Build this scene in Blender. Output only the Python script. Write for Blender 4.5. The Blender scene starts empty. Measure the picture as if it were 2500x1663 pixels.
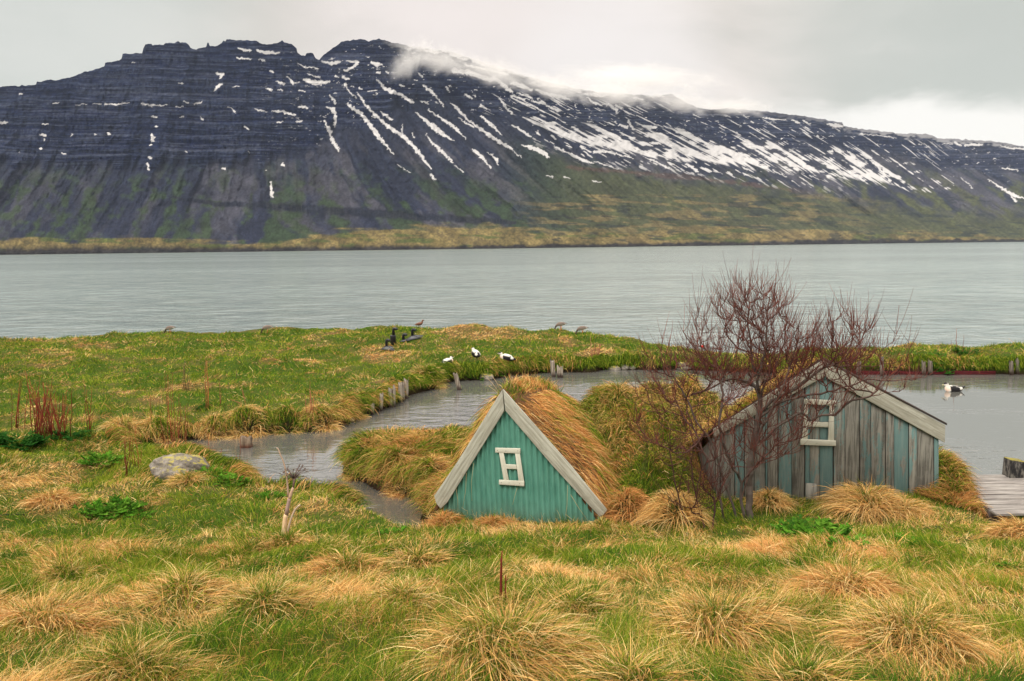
import bpy, math, random
import numpy as np
from mathutils import Matrix
random.seed(7)
RS = np.random.RandomState(11)
sc = bpy.context.scene
COL = sc.collection

# ------------------------------------------------------------------ camera
F = 2100.0; W0, H0 = 2500.0, 1663.0
HC = 4.6
PITCH = math.atan((831.5 - 603.0) / F); ROLL = math.radians(0.68)
cam_f = np.array([0, math.cos(PITCH), -math.sin(PITCH)])
cam_u0 = np.array([0, math.sin(PITCH), math.cos(PITCH)]); cam_r0 = np.array([1.0, 0, 0])
cam_r = cam_r0 * math.cos(ROLL) - cam_u0 * math.sin(ROLL)
cam_u = cam_u0 * math.cos(ROLL) + cam_r0 * math.sin(ROLL)
CAM = np.array([0, 0, HC])
cd = bpy.data.cameras.new("camera"); cam = bpy.data.objects.new("camera", cd); COL.objects.link(cam)
cd.sensor_width = 36; cd.sensor_fit = 'HORIZONTAL'; cd.lens = F / W0 * 36
cd.clip_start = 0.1; cd.clip_end = 40000
M = Matrix.Identity(4)
for i in range(3):
    M[i][0] = cam_r[i]; M[i][1] = cam_u[i]; M[i][2] = -cam_f[i]; M[i][3] = CAM[i]
cam.matrix_world = M
sc.camera = cam

# ------------------------------------------------------------------ exposure
sc.view_settings.view_transform = 'Standard'; sc.view_settings.look = 'None'
sc.view_settings.exposure = 0.72; sc.view_settings.gamma = 1.0; sc.view_settings.use_curve_mapping = False
sc.cycles.max_bounces = 6; sc.cycles.diffuse_bounces = 3; sc.cycles.glossy_bounces = 3
sc.cycles.transmission_bounces = 3; sc.cycles.transparent_max_bounces = 8; sc.cycles.volume_bounces = 3
sc.cycles.volume_step_rate = 1.0; sc.cycles.volume_max_steps = 128
sc.cycles.use_denoising = True

def ray(px, py):
    px = np.asarray(px, float); py = np.asarray(py, float)
    xc = (px - W0 / 2) / F; yc = -(py - H0 / 2) / F
    d = xc[..., None] * cam_r + yc[..., None] * cam_u + cam_f
    return d
def at_depth(px, py, d):
    r = ray(px, py); return CAM + r * (np.asarray(d) / r[..., 1])[..., None]
def at_z(px, py, z=0.0):
    r = ray(px, py); return CAM + r * ((z - HC) / r[..., 2])[..., None]
def at_plane(px, py, P0, n):
    r = ray(px, py); t = np.dot(P0 - CAM, n) / np.dot(r, n); return CAM + r * t[..., None]

# ------------------------------------------------------------------ node helpers
class NT:
    def __init__(s, tree): s.t = tree; s.n = tree.nodes; s.l = tree.links
    def add(s, typ, **kw):
        nd = s.n.new(typ)
        for k, v in kw.items():
            if k.startswith('i_'):
                key = k[2:]; key = int(key) if key.isdigit() else key.replace('_', ' ')
                s.put(nd.inputs[key], v)
            else: setattr(nd, k, v)
        return nd
    def put(s, inp, v):
        if isinstance(v, bpy.types.NodeSocket): s.l.new(v, inp)
        elif isinstance(v, (tuple, list)) and hasattr(inp, 'default_value') and len(v) == 3 and inp.type == 'RGBA': inp.default_value = (*v, 1)
        else: inp.default_value = v
    def math(s, op, a, b=0.0, c=None, clamp=False):
        m = s.n.new('ShaderNodeMath'); m.operation = op; m.use_clamp = clamp
        s.put(m.inputs[0], a); s.put(m.inputs[1], b)
        if c is not None: s.put(m.inputs[2], c)
        return m.outputs[0]
    def noise(s, vec, scale, detail=4, rough=0.55, dist=0.0):
        n = s.n.new('ShaderNodeTexNoise'); s.put(n.inputs['Vector'], vec)
        n.inputs['Scale'].default_value = scale; n.inputs['Detail'].default_value = detail
        n.inputs['Roughness'].default_value = rough; n.inputs['Distortion'].default_value = dist
        return n.outputs['Fac']
    def mapping(s, vec, scale=(1, 1, 1), rot=(0, 0, 0), loc=(0, 0, 0)):
        m = s.n.new('ShaderNodeMapping'); s.put(m.inputs['Vector'], vec)
        m.inputs['Scale'].default_value = scale; m.inputs['Rotation'].default_value = rot; m.inputs['Location'].default_value = loc
        return m.outputs[0]
    def mix(s, fac, a, b, blend='MIX'):
        m = s.n.new('ShaderNodeMix'); m.data_type = 'RGBA'; m.blend_type = blend
        s.put(m.inputs[0], fac)
        for i, v in ((6, a), (7, b)):
            if isinstance(v, bpy.types.NodeSocket): s.l.new(v, m.inputs[i])
            else: m.inputs[i].default_value = (*v[:3], 1)
        return m.outputs[2]
    def ss(s, v, lo, hi, a=0.0, b=1.0):
        m = s.n.new('ShaderNodeMapRange'); m.interpolation_type = 'SMOOTHSTEP'
        s.put(m.inputs[0], v); m.inputs[1].default_value = lo; m.inputs[2].default_value = hi
        m.inputs[3].default_value = a; m.inputs[4].default_value = b
        return m.outputs[0]

# ------------------------------------------------------------------ world: overcast sky
SUN_EL, SUN_ROT = math.radians(50), math.radians(215)
w = bpy.data.worlds.new("World"); sc.world = w; w.use_nodes = True
t = NT(w.node_tree); t.n.clear()
tc = t.add('ShaderNodeTexCoord').outputs['Generated']
sep = t.add('ShaderNodeSeparateXYZ', i_Vector=tc)
X, Y, Z = sep.outputs
# cloud deck coordinates: project direction to a plane overhead so that clouds flatten toward the horizon
zz = t.math('ADD', t.math('ABSOLUTE', Z), 0.22)
cu = t.math('DIVIDE', X, zz); cv = t.math('DIVIDE', Y, zz)
cvec = t.add('ShaderNodeCombineXYZ', i_X=cu, i_Y=t.math('MULTIPLY', cv, 0.8), i_Z=0.3).outputs[0]
n1 = t.noise(cvec, 0.75, 5, 0.5, 0.4)
n2 = t.noise(t.mapping(tc, (3, 3, 8), loc=(4.2, 1.0, 2.0)), 1.6, 6, 0.55, 0.5)
nn = t.math('ADD', t.math('MULTIPLY', n1, 0.65), t.math('MULTIPLY', n2, 0.35))
c = t.mix(t.ss(nn, 0.40, 0.60), (0.50, 0.466, 0.41), (0.69, 0.62, 0.56))
def lobe(px, py, lo, hi):
    d = ray(px, py); d = d / np.linalg.norm(d)
    dot = t.add('ShaderNodeVectorMath', operation='DOT_PRODUCT', i_0=tc); dot.inputs[1].default_value = tuple(d)
    return t.ss(dot.outputs['Value'], math.cos(math.radians(lo)), math.cos(math.radians(hi)))
wob = t.math('ADD', 0.7, t.math('MULTIPLY', n2, 0.6))
c = t.mix(t.math('MULTIPLY', lobe(2420, 20, 15, 1), 0.75), c, (0.40, 0.42, 0.37))
c = t.mix(t.math('MULTIPLY', lobe(60, 0, 15, 1), 0.7), c, (0.46, 0.49, 0.45))
c = t.mix(t.math('MULTIPLY', t.math('MULTIPLY', lobe(1150, 60, 14, 2), 0.6), wob), c, (0.68, 0.615, 0.58))
# bright gap low over the fjord's mouth on the right
low = t.math('MULTIPLY', t.ss(Z, 0.165, 0.125), t.ss(X, 0.18, 0.42))
lown = t.ss(t.math('ADD', t.ss(Z, 0.185, 0.105), t.math('MULTIPLY', t.math('SUBTRACT', n2, 0.5), 1.6)), 0.25, 0.75)
c = t.mix(t.math('MULTIPLY', t.math('MULTIPLY', lown, t.ss(X, 0.12, 0.40)), 0.9), c, (0.78, 0.745, 0.69))
c = t.mix(t.math('MULTIPLY', t.math('MULTIPLY', lobe(1500, 190, 8, 1), 0.75), wob), c, (0.70, 0.655, 0.62))
zen = t.ss(Z, 0.27, 0.8, 1.0, 3.2)
c2 = t.add('ShaderNodeVectorMath', operation='SCALE', i_0=c); t.put(c2.inputs['Scale'], zen)
bg = t.add('ShaderNodeBackground', i_Strength=0.86); t.put(bg.inputs['Color'], c2.outputs[0])
sky = t.add('ShaderNodeTexSky'); sky.sky_type = 'NISHITA'; sky.sun_disc = False
sky.sun_elevation = SUN_EL; sky.sun_rotation = SUN_ROT
bg2 = t.add('ShaderNodeBackground', i_Strength=0.08); t.put(bg2.inputs['Color'], sky.outputs[0])
mx = t.add('ShaderNodeMixShader', i_0=0.10); t.l.new(bg.outputs[0], mx.inputs[1]); t.l.new(bg2.outputs[0], mx.inputs[2])
out = t.add('ShaderNodeOutputWorld'); t.l.new(mx.outputs[0], out.inputs[0])

sl = bpy.data.lights.new("sun", 'SUN'); so = bpy.data.objects.new("sun", sl); COL.objects.link(so)
sl.energy = 1.5; sl.angle = math.radians(22); sl.color = (1.0, 0.93, 0.82)
sdir = np.array([math.sin(SUN_ROT) * math.cos(SUN_EL), math.cos(SUN_ROT) * math.cos(SUN_EL), math.sin(SUN_EL)])
from mathutils import Vector
so.rotation_euler = Vector(sdir).to_track_quat('Z', 'Y').to_euler()
so.location = (0, 0, 30)

# ------------------------------------------------------------------ numpy noise
_tabs = {}
def vnoise(x, y, seed=0):
    if seed not in _tabs: _tabs[seed] = np.random.RandomState(seed + 100).rand(256, 256)
    T = _tabs[seed]
    xi = np.floor(x).astype(int); yi = np.floor(y).astype(int)
    fx = x - xi; fy = y - yi; fx = fx * fx * (3 - 2 * fx); fy = fy * fy * (3 - 2 * fy)
    a = T[xi & 255, yi & 255]; b = T[(xi + 1) & 255, yi & 255]; c = T[xi & 255, (yi + 1) & 255]; d = T[(xi + 1) & 255, (yi + 1) & 255]
    return (a * (1 - fx) + b * fx) * (1 - fy) + (c * (1 - fx) + d * fx) * fy
def fbm(x, y, octv=4, seed=0, gain=0.5):
    s = 0; a = 1; tot = 0
    for o in range(octv):
        s = s + a * vnoise(x * 2 ** o + 17.3 * o, y * 2 ** o + 5.1 * o, seed + o); tot += a; a *= gain
    return s / tot
def sstep(a, b, x):
    t_ = np.clip((x - a) / (b - a), 0, 1); return t_ * t_ * (3 - 2 * t_)
def lerp(a, b, f): return a + (b - a) * f

# ------------------------------------------------------------------ object helpers
ORG = {}
def link(o, parent=None):
    COL.objects.link(o)
    if parent is not None: o.parent = parent
def tag(o, label=None, cat=None, group=None, kind=None):
    if label: o['label'] = label
    if cat: o['category'] = cat
    if group: o['group'] = group
    if kind: o['kind'] = kind
    return o
def empty(name, loc):
    o = bpy.data.objects.new(name, None); o.location = tuple(loc); o.empty_display_size = 0.1
    link(o); ORG[o] = np.array(loc, float); return o
def mesh(name, V, Fc, mat, parent=None, colors=None, smooth=False, origin=None):
    """V (n,3) in world coordinates; Fc: array (m,k) or list of arrays; parented meshes share the thing's base as origin."""
    V = np.asarray(V, float)
    if parent is not None: org = ORG[parent]
    elif origin is not None: org = np.asarray(origin, float)
    else: org = np.zeros(3)
    Fl = Fc if (isinstance(Fc, list) and isinstance(Fc[0], np.ndarray)) else [Fc]
    Fl = [np.asarray(f, np.int32) for f in Fl if len(f)]
    me = bpy.data.meshes.new(name)
    me.vertices.add(len(V)); me.vertices.foreach_set('co', (V - org).astype(np.float32).ravel())
    nl = sum(f.size for f in Fl); nf = sum(len(f) for f in Fl)
    me.loops.add(nl); me.polygons.add(nf)
    me.loops.foreach_set('vertex_index', np.concatenate([f.ravel() for f in Fl]))
    tot = np.concatenate([np.full(len(f), f.shape[1], np.int32) for f in Fl])
    st = np.concatenate([[0], np.cumsum(tot)[:-1]]).astype(np.int32)
    me.polygons.foreach_set('loop_start', st)
    try: me.polygons.foreach_set('loop_total', tot)
    except Exception: pass
    if smooth: me.polygons.foreach_set('use_smooth', np.ones(nf, bool))
    if colors is not None:
        a = me.color_attributes.new('Col', 'FLOAT_COLOR', 'POINT')
        cc = np.ones((len(V), 4), np.float32); cc[:, :3] = colors; a.data.foreach_set('color', cc.ravel())
    me.update(calc_edges=True); me.validate()
    me.materials.append(mat)
    o = bpy.data.objects.new(name, me)
    link(o, parent)
    if parent is None: o.location = tuple(org)
    ORG[o] = org
    return o
def nrm_(a): return a / (np.linalg.norm(a) + 1e-9)
class Geo:
    """collects shapes into one mesh"""
    def __init__(s): s.V = []; s.Q = []; s.T = []; s.N = []; s.C = []; s.n = 0
    def add(s, V, Q=None, T=None, C=None, N=None):
        V = np.asarray(V, float)
        if Q is not None and len(Q): s.Q.append(np.asarray(Q) + s.n)
        if T is not None and len(T): s.T.append(np.asarray(T) + s.n)
        if N is not None: s.N.append([np.asarray([f]) + s.n for f in N])
        s.V.append(V); s.C.append(np.ones((len(V), 3)) * (np.asarray(C) if C is not None else 1.0)); s.n += len(V)
    def build(s, name, mat, parent=None, col=True, smooth=False, origin=None):
        Fl = []
        if s.Q: Fl.append(np.concatenate(s.Q))
        if s.T: Fl.append(np.concatenate(s.T))
        for grp in s.N: Fl += grp
        return mesh(name, np.concatenate(s.V), Fl, mat, parent, np.concatenate(s.C) if col else None, smooth, origin)
    def prism(s, poly, off, C=None):
        P = np.asarray(poly, float); n = len(P); off = np.asarray(off, float)
        V = np.concatenate([P, P + off]); Q = [[i, (i + 1) % n, (i + 1) % n + n, i + n] for i in range(n)]
        s.add(V, Q=Q, C=C, N=[list(range(n))[::-1], [i + n for i in range(n)]])
    def board(s, poly, off):
        P = np.asarray(poly, float); c = P.mean(0); ax = np.linalg.svd(P - c)[2][0]; off = np.asarray(off, float); ay = nrm_(np.cross(ax, off))
        V = np.concatenate([P, P + off]); sd = RS.uniform(0, 9); C = np.stack([(V - c) @ ax + sd, (V - c) @ ay + sd, 0 * V[:, 0]], 1)
        s.prism(poly, off, C=C)
    def box(s, c, ax, ay, az, C=None):
        c = np.asarray(c, float); ax, ay, az = map(np.asarray, (ax, ay, az))
        V = [c + i * ax + j * ay + k * az for k in (-1, 1) for j in (-1, 1) for i in (-1, 1)]
        s.add(V, Q=[[0, 2, 3, 1], [4, 5, 7, 6], [0, 1, 5, 4], [2, 6, 7, 3], [0, 4, 6, 2], [1, 3, 7, 5]], C=C)
    def tube(s, pts, rad, k=8, C=None, cap=True, jit=0.0):
        P = np.asarray(pts, float); n = len(P); rad = np.ones(n) * rad
        tg = np.gradient(P, axis=0); tg /= np.linalg.norm(tg, axis=1)[:, None] + 1e-9
        ref = np.array([0.13, 0.97, 0.21]) if abs(tg[0][1]) < 0.8 else np.array([1.0, 0.1, 0])
        V = []
        for i in range(n):
            a = np.cross(tg[i], ref); a /= np.linalg.norm(a); b = np.cross(tg[i], a)
            th = np.arange(k) * 2 * math.pi / k
            rr = rad[i] * (1 + jit * RS.uniform(-1, 1, k))
            V.append(P[i] + rr[:, None] * (np.cos(th)[:, None] * a + np.sin(th)[:, None] * b))
        V = np.concatenate(V)
        Q = [[i * k + j, i * k + (j + 1) % k, (i + 1) * k + (j + 1) % k, (i + 1) * k + j] for i in range(n - 1) for j in range(k)]
        s.add(V, Q=Q, C=C, N=[list(range(k))[::-1], [(n - 1) * k + j for j in range(k)]] if cap else None)

# ------------------------------------------------------------------ materials
MATS = {}
def new_mat(name):
    m = bpy.data.materials.new(name); m.use_nodes = True; t = NT(m.node_tree); t.n.clear()
    o = t.add('ShaderNodeOutputMaterial'); MATS[name] = m; return m, t, o
def principled(t, o, col, rough=0.8, bump=None, bstr=0.3, bdist=0.02, spec=0.3, metal=0.0):
    p = t.add('ShaderNodeBsdfPrincipled'); t.put(p.inputs['Base Color'], col if isinstance(col, bpy.types.NodeSocket) else (*col, 1))
    t.put(p.inputs['Roughness'], rough); p.inputs['Specular IOR Level'].default_value = spec; p.inputs['Metallic'].default_value = metal
    if bump is not None:
        b = t.add('ShaderNodeBump'); b.inputs['Strength'].default_value = bstr; b.inputs['Distance'].default_value = bdist
        t.put(b.inputs['Height'], bump); t.l.new(b.outputs[0], p.inputs['Normal'])
    t.l.new(p.outputs[0], o.inputs[0]); return p
def mat_vcol_blade():
    m, t, o = new_mat('grass_blades')
    a = t.add('ShaderNodeAttribute', attribute_name='Col').outputs['Color']
    d = t.add('ShaderNodeBsdfDiffuse'); t.l.new(a, d.inputs[0])
    tr = t.add('ShaderNodeBsdfTranslucent'); t.l.new(a, tr.inputs[0])
    mx = t.add('ShaderNodeMixShader', i_0=0.25); t.l.new(d.outputs[0], mx.inputs[1]); t.l.new(tr.outputs[0], mx.inputs[2])
    t.l.new(mx.outputs[0], o.inputs[0]); return m
BLADE = mat_vcol_blade()
def mat_vcol(name, rough=0.8, spec=0.3, nscale=0, namt=0.0, bstr=0.0):
    m, t, o = new_mat(name)
    a = t.add('ShaderNodeAttribute', attribute_name='Col').outputs['Color']
    col = a; bump = None
    if nscale:
        pos = t.add('ShaderNodeTexCoord').outputs['Object']
        n = t.noise(pos, nscale, 5, 0.6)
        k = t.math('ADD', 1.0 - namt / 2, t.math('MULTIPLY', n, namt))
        v = t.add('ShaderNodeVectorMath', operation='SCALE', i_0=a); t.put(v.inputs['Scale'], k); col = v.outputs[0]
        bump = n if bstr else None
    principled(t, o, col, rough, bump, bstr, 0.01, spec); return m
FEATHER = mat_vcol('feathers', 0.7, 0.2)
BARK = mat_vcol('bark', 0.8, 0.2, 40, 0.6, 0.4)
STEM = mat_vcol('dry_stem', 0.8, 0.15, 60, 0.4, 0.2)
LEAF = mat_vcol('leaf', 0.55, 0.3)
BLACKPIPE = mat_vcol('dark_plastic', 0.45, 0.4, 8, 0.3, 0.1)

def mat_wood(name, base, dark, worn, wornamt=0.5, axis='Z', paint=None, scale=1.0):
    """weathered boards; grain runs along the given local axis; optional flaking paint driven by the Col attribute's red"""
    m, t, o = new_mat(name)
    pos = t.add('ShaderNodeTexCoord').outputs['Object']
    if axis == 'L': pos = t.add('ShaderNodeAttribute', attribute_name='Col').outputs['Vector']
    sv = {'Z': (28, 28, 1.6), 'X': (1.6, 28, 28), 'L': (1.8, 34, 1)}[axis]
    g = t.noise(t.mapping(pos, tuple(v * scale for v in sv)), 1.0, 6, 0.65)
    g2 = t.noise(pos, 5.0, 5, 0.6)
    col = t.mix(t.ss(g, 0.38, 0.62), dark, base)
    col = t.mix(t.math('MULTIPLY', t.ss(g2, 0.45, 0.7), wornamt), col, worn)
    if axis == 'L':
        cr = t.ss(t.noise(t.mapping(pos, (5, 110, 1)), 1.0, 4, .7), .60, .68); col = t.mix(t.math('MULTIPLY', cr, .6), col, tuple(v * .35 for v in dark))
        ch = t.ss(t.noise(t.mapping(pos, (7, 16, 1), loc=(3, 1, 0)), 1.0, 7, .75), .60, .66); col = t.mix(t.math('MULTIPLY', ch, .65), col, tuple(v * .55 for v in dark))
    if paint:
        a = t.add('ShaderNodeAttribute', attribute_name='Col').outputs['Color']
        sp = t.add('ShaderNodeSeparateColor'); t.l.new(a, sp.inputs[0])
        n3 = t.noise(t.mapping(pos, (10, 10, 2.0)), 1.0, 7, 0.7)
        n4 = t.noise(pos, 60, 3, 0.6)
        q = t.math('ADD', t.math('ADD', t.math('MULTIPLY', n3, 2.4), t.math('MULTIPLY', n4, 0.6)), t.math('SUBTRACT', sp.outputs[0], 2.20))
        pc = t.mix(t.noise(pos, 3.0, 3), paint, tuple(v * 1.35 for v in paint))
        pc = t.mix(t.math('MULTIPLY', t.ss(g, 0.55, 0.7), 0.35), pc, base)
        col = t.mix(t.math('MULTIPLY', t.ss(q, -0.06, 0.10), 0.78), col, pc)
        v = t.add('ShaderNodeVectorMath', operation='SCALE', i_0=col); t.put(v.inputs['Scale'], sp.outputs[1]); col = v.outputs[0]
    principled(t, o, col, 0.85, g, 0.5, 0.004, 0.15); return m
WHITEWOOD = mat_wood('weathered_white_board', (0.46, 0.46, 0.395), (0.29, 0.285, 0.235), (0.33, 0.32, 0.265), 0.6, 'L')
FRAMEWOOD = mat_wood('window_frame_paint', (0.62, 0.62, 0.53), (0.50, 0.50, 0.42), (0.42, 0.41, 0.33), 0.4, 'L')
PLANKWOOD = mat_wood('flaking_plank', (0.262, 0.256, 0.224), (0.115, 0.112, 0.098), (0.29, 0.28, 0.25), 0.4, 'Z', (0.100, 0.195, 0.195))
STAKEWOOD = mat_wood('weathered_stake', (0.36, 0.32, 0.27), (0.12, 0.09, 0.07), (0.24, 0.21, 0.18), 0.6, 'Z')
DECKWOOD = mat_wood('grey_deck_plank', (0.36, 0.34, 0.32), (0.14, 0.125, 0.12), (0.24, 0.22, 0.20), 0.6, 'X')
EDGEWOOD = mat_wood('dark_board_edge', (0.10, 0.08, 0.07), (0.04, 0.03, 0.03), (0.12, 0.10, 0.08), 0.5, 'L')
REDWOOD = mat_wood('dark_red_board', (0.075, 0.006, 0.008), (0.025, 0.004, 0.006), (0.05, 0.010, 0.010), 0.5, 'X')

def mat_teal():
    m, t, o = new_mat('teal_corrugated_iron')
    pos = t.add('ShaderNodeTexCoord').outputs['Object']
    n = t.noise(t.mapping(pos, (3, 3, 1.2)), 2.0, 6, 0.6); n2 = t.noise(pos, 45, 4, 0.7)
    col = t.mix(t.ss(n, 0.3, 0.7), (0.066, 0.215, 0.165), (0.110, 0.300, 0.235))
    col = t.mix(t.math('MULTIPLY', t.ss(n2, 0.52, 0.75), 0.35), col, (0.15, 0.30, 0.25))
    n3 = t.noise(t.mapping(pos, (30, 30, 0.8)), 1.0, 4, 0.6)
    col = t.mix(t.math('MULTIPLY', t.ss(n3, 0.58, 0.72), 0.3), col, (0.035, 0.12, 0.10))
    n4 = t.noise(t.mapping(pos, (1, 1, 1), loc=(5, 5, 5)), 14, 3, 0.6)
    col = t.mix(t.ss(n4, 0.74, 0.78), col, (0.10, 0.05, 0.03))
    zz_ = t.add('ShaderNodeSeparateXYZ', i_Vector=pos).outputs[2]
    mud = t.math('MULTIPLY', t.ss(t.math('ADD', zz_, t.math('MULTIPLY', n, .5)), .62, .20), .55)
    col = t.mix(mud, col, (.10, .13, .09))
    rs = t.noise(t.mapping(pos, (55, 55, 3), loc=(1, 2, 3)), 1, 5, .7); col = t.mix(t.math('MULTIPLY', t.ss(rs, .62, .70), .5), col, (.17, .33, .28))
    principled(t, o, col, 0.6, n2, 0.15, 0.003, 0.35); return m
TEAL = mat_teal()

def mat_ground():
    m, t, o = new_mat('turf_soil')
    a = t.add('ShaderNodeAttribute', attribute_name='Col').outputs['Color']
    pos = t.add('ShaderNodeTexCoord').outputs['Object']
    n = t.noise(pos, 22, 6, 0.7); n2 = t.noise(t.mapping(pos, (1, 1, 3)), 6, 5, 0.65)
    k = t.math('ADD', 0.45, t.math('MULTIPLY', t.math('ADD', n, n2), 0.55))
    v = t.add('ShaderNodeVectorMath', operation='SCALE', i_0=a); t.put(v.inputs['Scale'], k)
    principled(t, o, v.outputs[0], 0.95, n, 0.8, 0.03, 0.05); return m
GROUND = mat_ground()
def mat_water(name, deep, rough, waves, spec=0.5):
    m, t, o = new_mat(name)
    pos = t.add('ShaderNodeTexCoord').outputs['Object']
    h = None
    for (sx, sy, amp, det) in waves:
        n = t.math('MULTIPLY', t.noise(t.mapping(pos, (sx, sy, 1)), 1.0, det, 0.6, 0.3), amp)
        h = n if h is None else t.math('ADD', h, n)
    p = principled(t, o, deep, rough, h, 1.0, 1.0, spec); p.inputs['IOR'].default_value = 1.33
    return m, t, p, pos

# ------------------------------------------------------------------ terrain
GX0, GX1, GY0, GY1, GS = -34.0, 34.0, -3.0, 45.0, 0.08
gx = np.arange(GX0, GX1 + GS, GS); gy = np.arange(GY0, GY1 + GS, GS)
GXX, GYY = np.meshgrid(gx, gy)          # rows: y
def pxz(lst, z=0.0):
    a = np.array(lst, float); return at_z(a[:, 0], a[:, 1], z)[:, :2]
lagoon_px = [(300, 1092), (400, 1078), (500, 1071), (575, 1066), (650, 1061), (710, 1057), (770, 1053), (820, 1042), (854, 1031), (902, 1010), (950, 993),
             (992, 967), (1030, 957), (1072, 947), (1085, 936), (1105, 929), (1155, 928), (1190, 927), (1231, 918), (1280, 914), (1333, 909), (1400, 908), (1447, 910),
             (1470, 902), (1560, 903), (1660, 903), (1760, 906), (1900, 910), (2000, 910), (2100, 911), (2300, 912), (2430, 913), (2520, 914), (2800, 912), (3400, 915),
             (3400, 1295), (2800, 1285), (2560, 1275), (2440, 1262), (2400, 1235), (2320, 1195), (2250, 1179), (2000, 1160), (1700, 1140), (1500, 1131),
             (1300, 1150), (1230, 1150), (1160, 1118), (1110, 1114), (1030, 1118), (950, 1120), (885, 1127), (850, 1142), (838, 1158), (862, 1170), (884, 1175), (920, 1192),
             (965, 1206), (1010, 1217), (1040, 1233), (1033, 1262), (1040, 1287), (1022, 1291), (1000, 1277), (940, 1252), (890, 1236), (854, 1220), (824, 1202), (755, 1192),
             (690, 1184), (640, 1185), (612, 1182), (600, 1160), (560, 1140), (520, 1125), (480, 1112), (400, 1104), (330, 1102)]
lagoon = pxz(lagoon_px)
for i_, (a_, b_) in enumerate(lagoon_px):       # banks on the camera's side were traced along their tops
    near_side = (a_ <= 1022 and b_ >= 1102 and not (838 <= a_ <= 1040 and (b_ < 1170 or a_ > 860) and (a_, b_) in ((838, 1158), (862, 1170), (884, 1175), (920, 1192), (965, 1206), (1010, 1217), (850, 1142), (885, 1127), (950, 1120)))) or (a_ > 2320 and b_ > 1190)
    if near_side: lagoon[i_] = at_z(a_, b_, 0.30 if a_ < 1100 else 0.42)[:2]
crest = np.array([(-500, 820, .65), (-250, 822, .65), (0, 827, .65), (120, 830, .62), (230, 824, .65), (330, 819, .68), (420, 814, .70), (640, 805, .75), (800, 801, .8), (960, 799, .82),
                  (1080, 800, .85), (1150, 792, 1.1), (1220, 798, 1.0), (1300, 805, .85), (1500, 818, .75), (1600, 833, .6), (1690, 856, .42), (1800, 866, .40), (1900, 866, .40),
                  (2000, 857, .5), (2082, 849, .6), (2209, 849, .6), (2248, 844, .62), (2321, 846, .6), (2356, 852, .55), (2401, 846, .62), (2500, 839, .7), (2800, 830, .7), (3200, 825, .7)])
crestw = at_z(crest[:, 0], crest[:, 1], 0) * 0
crestw = np.array([at_z(a, b, c) for a, b, c in crest])
seaside = [(-60.0, 39.0)] + [(p[0] * 1.07, p[1] + 2.3) for p in crestw] + [(60.0, 39.0)]
sea_poly = np.array(seaside + [(60.0, 80.0), (-60.0, 80.0)])

def sdf(px_, py_, poly):
    """signed distance, negative inside"""
    d2 = np.full(px_.shape, 1e9); inside = np.zeros(px_.shape, bool); n = len(poly)
    for i in range(n):
        ax, ay = poly[i]; bx, by = poly[(i + 1) % n]
        ex, ey = bx - ax, by - ay; wx, wy = px_ - ax, py_ - ay
        tt = np.clip((wx * ex + wy * ey) / (ex * ex + ey * ey + 1e-12), 0, 1)
        d2 = np.minimum(d2, (wx - ex * tt) ** 2 + (wy - ey * tt) ** 2)
        c1 = (ay > py_) != (by > py_)
        with np.errstate(divide='ignore', invalid='ignore'):
            xi = (bx - ax) * (py_ - ay) / (by - ay if by != ay else 1e-9) + ax
        inside ^= c1 & (px_ < xi)
    d = np.sqrt(d2); return np.where(inside, -d, d)
CS = 4   # coarse step for distance fields
cx = gx[::CS]; cy = gy[::CS]; CXX, CYY = np.meshgrid(cx, cy)
def up(a):
    fx = np.clip((GXX - cx[0]) / (GS * CS), 0, len(cx) - 1.001); fy = np.clip((GYY - cy[0]) / (GS * CS), 0, len(cy) - 1.001)
    ix = fx.astype(int); iy = fy.astype(int); fx = fx - ix; fy = fy - iy
    return (a[iy, ix] * (1 - fx) + a[iy, ix + 1] * fx) * (1 - fy) + (a[iy + 1, ix] * (1 - fx) + a[iy + 1, ix + 1] * fx) * fy
wobx = (fbm(GXX * 1.6, GYY * 1.6, 3, 40) - 0.5) * 0.5
SD_L = up(sdf(CXX, CYY, lagoon)) + wobx * 0.5
SD_S = up(sdf(CXX, CYY, sea_poly)) + wobx * 1.2
# base land height from control points (inverse distance)
ctrl = [(p[0], p[1], p[2]) for p in crestw]
ctrl += [(p[0] * 1.05, p[1] + 2.5, p[2]) for p in crestw[::2]]
for (a, b, z) in [(0, 1000, .5), (250, 1000, .45), (500, 1020, .42), (700, 1010, .42), (850, 980, .42), (960, 930, .45), (1060, 900, .48), (1150, 890, .5), (1300, 885, .45), (1420, 880, .42),
                  (1560, 890, .3), (1700, 890, .3), (0, 930, .5), (400, 920, .5), (800, 900, .5), (0, 870, .6), (500, 860, .62), (900, 850, .66), (1150, 850, .7), (1400, 850, .62),
                  (1600, 860, .5), (1900, 890, .35), (2100, 885, .45), (2300, 880, .48), (2450, 880, .5), (940, 1090, .55), (1030, 1085, .6), (1060, 1130, .5), (900, 1120, .45)]:
    p = at_z(a, b, z); ctrl.append((p[0], p[1], z))
num = np.zeros(CXX.shape); den = np.zeros(CXX.shape)
for (x_, y_, z_) in ctrl:
    w_ = 1.0 / (((CXX - x_) ** 2 + (CYY - y_) ** 2) ** 1.6 + 0.02); num += w_ * z_; den += w_
far_h = up(num / den)
near_h = np.maximum(0.42, 2.40 - 0.245 * (np.clip(GYY, 3.2, 60) - 4.33))
near_h = 0.42 + (np.sqrt((near_h - 0.42) ** 2 + 0.0))
base_h = lerp(near_h, far_h, sstep(13.5, 17.5, GYY))
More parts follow.
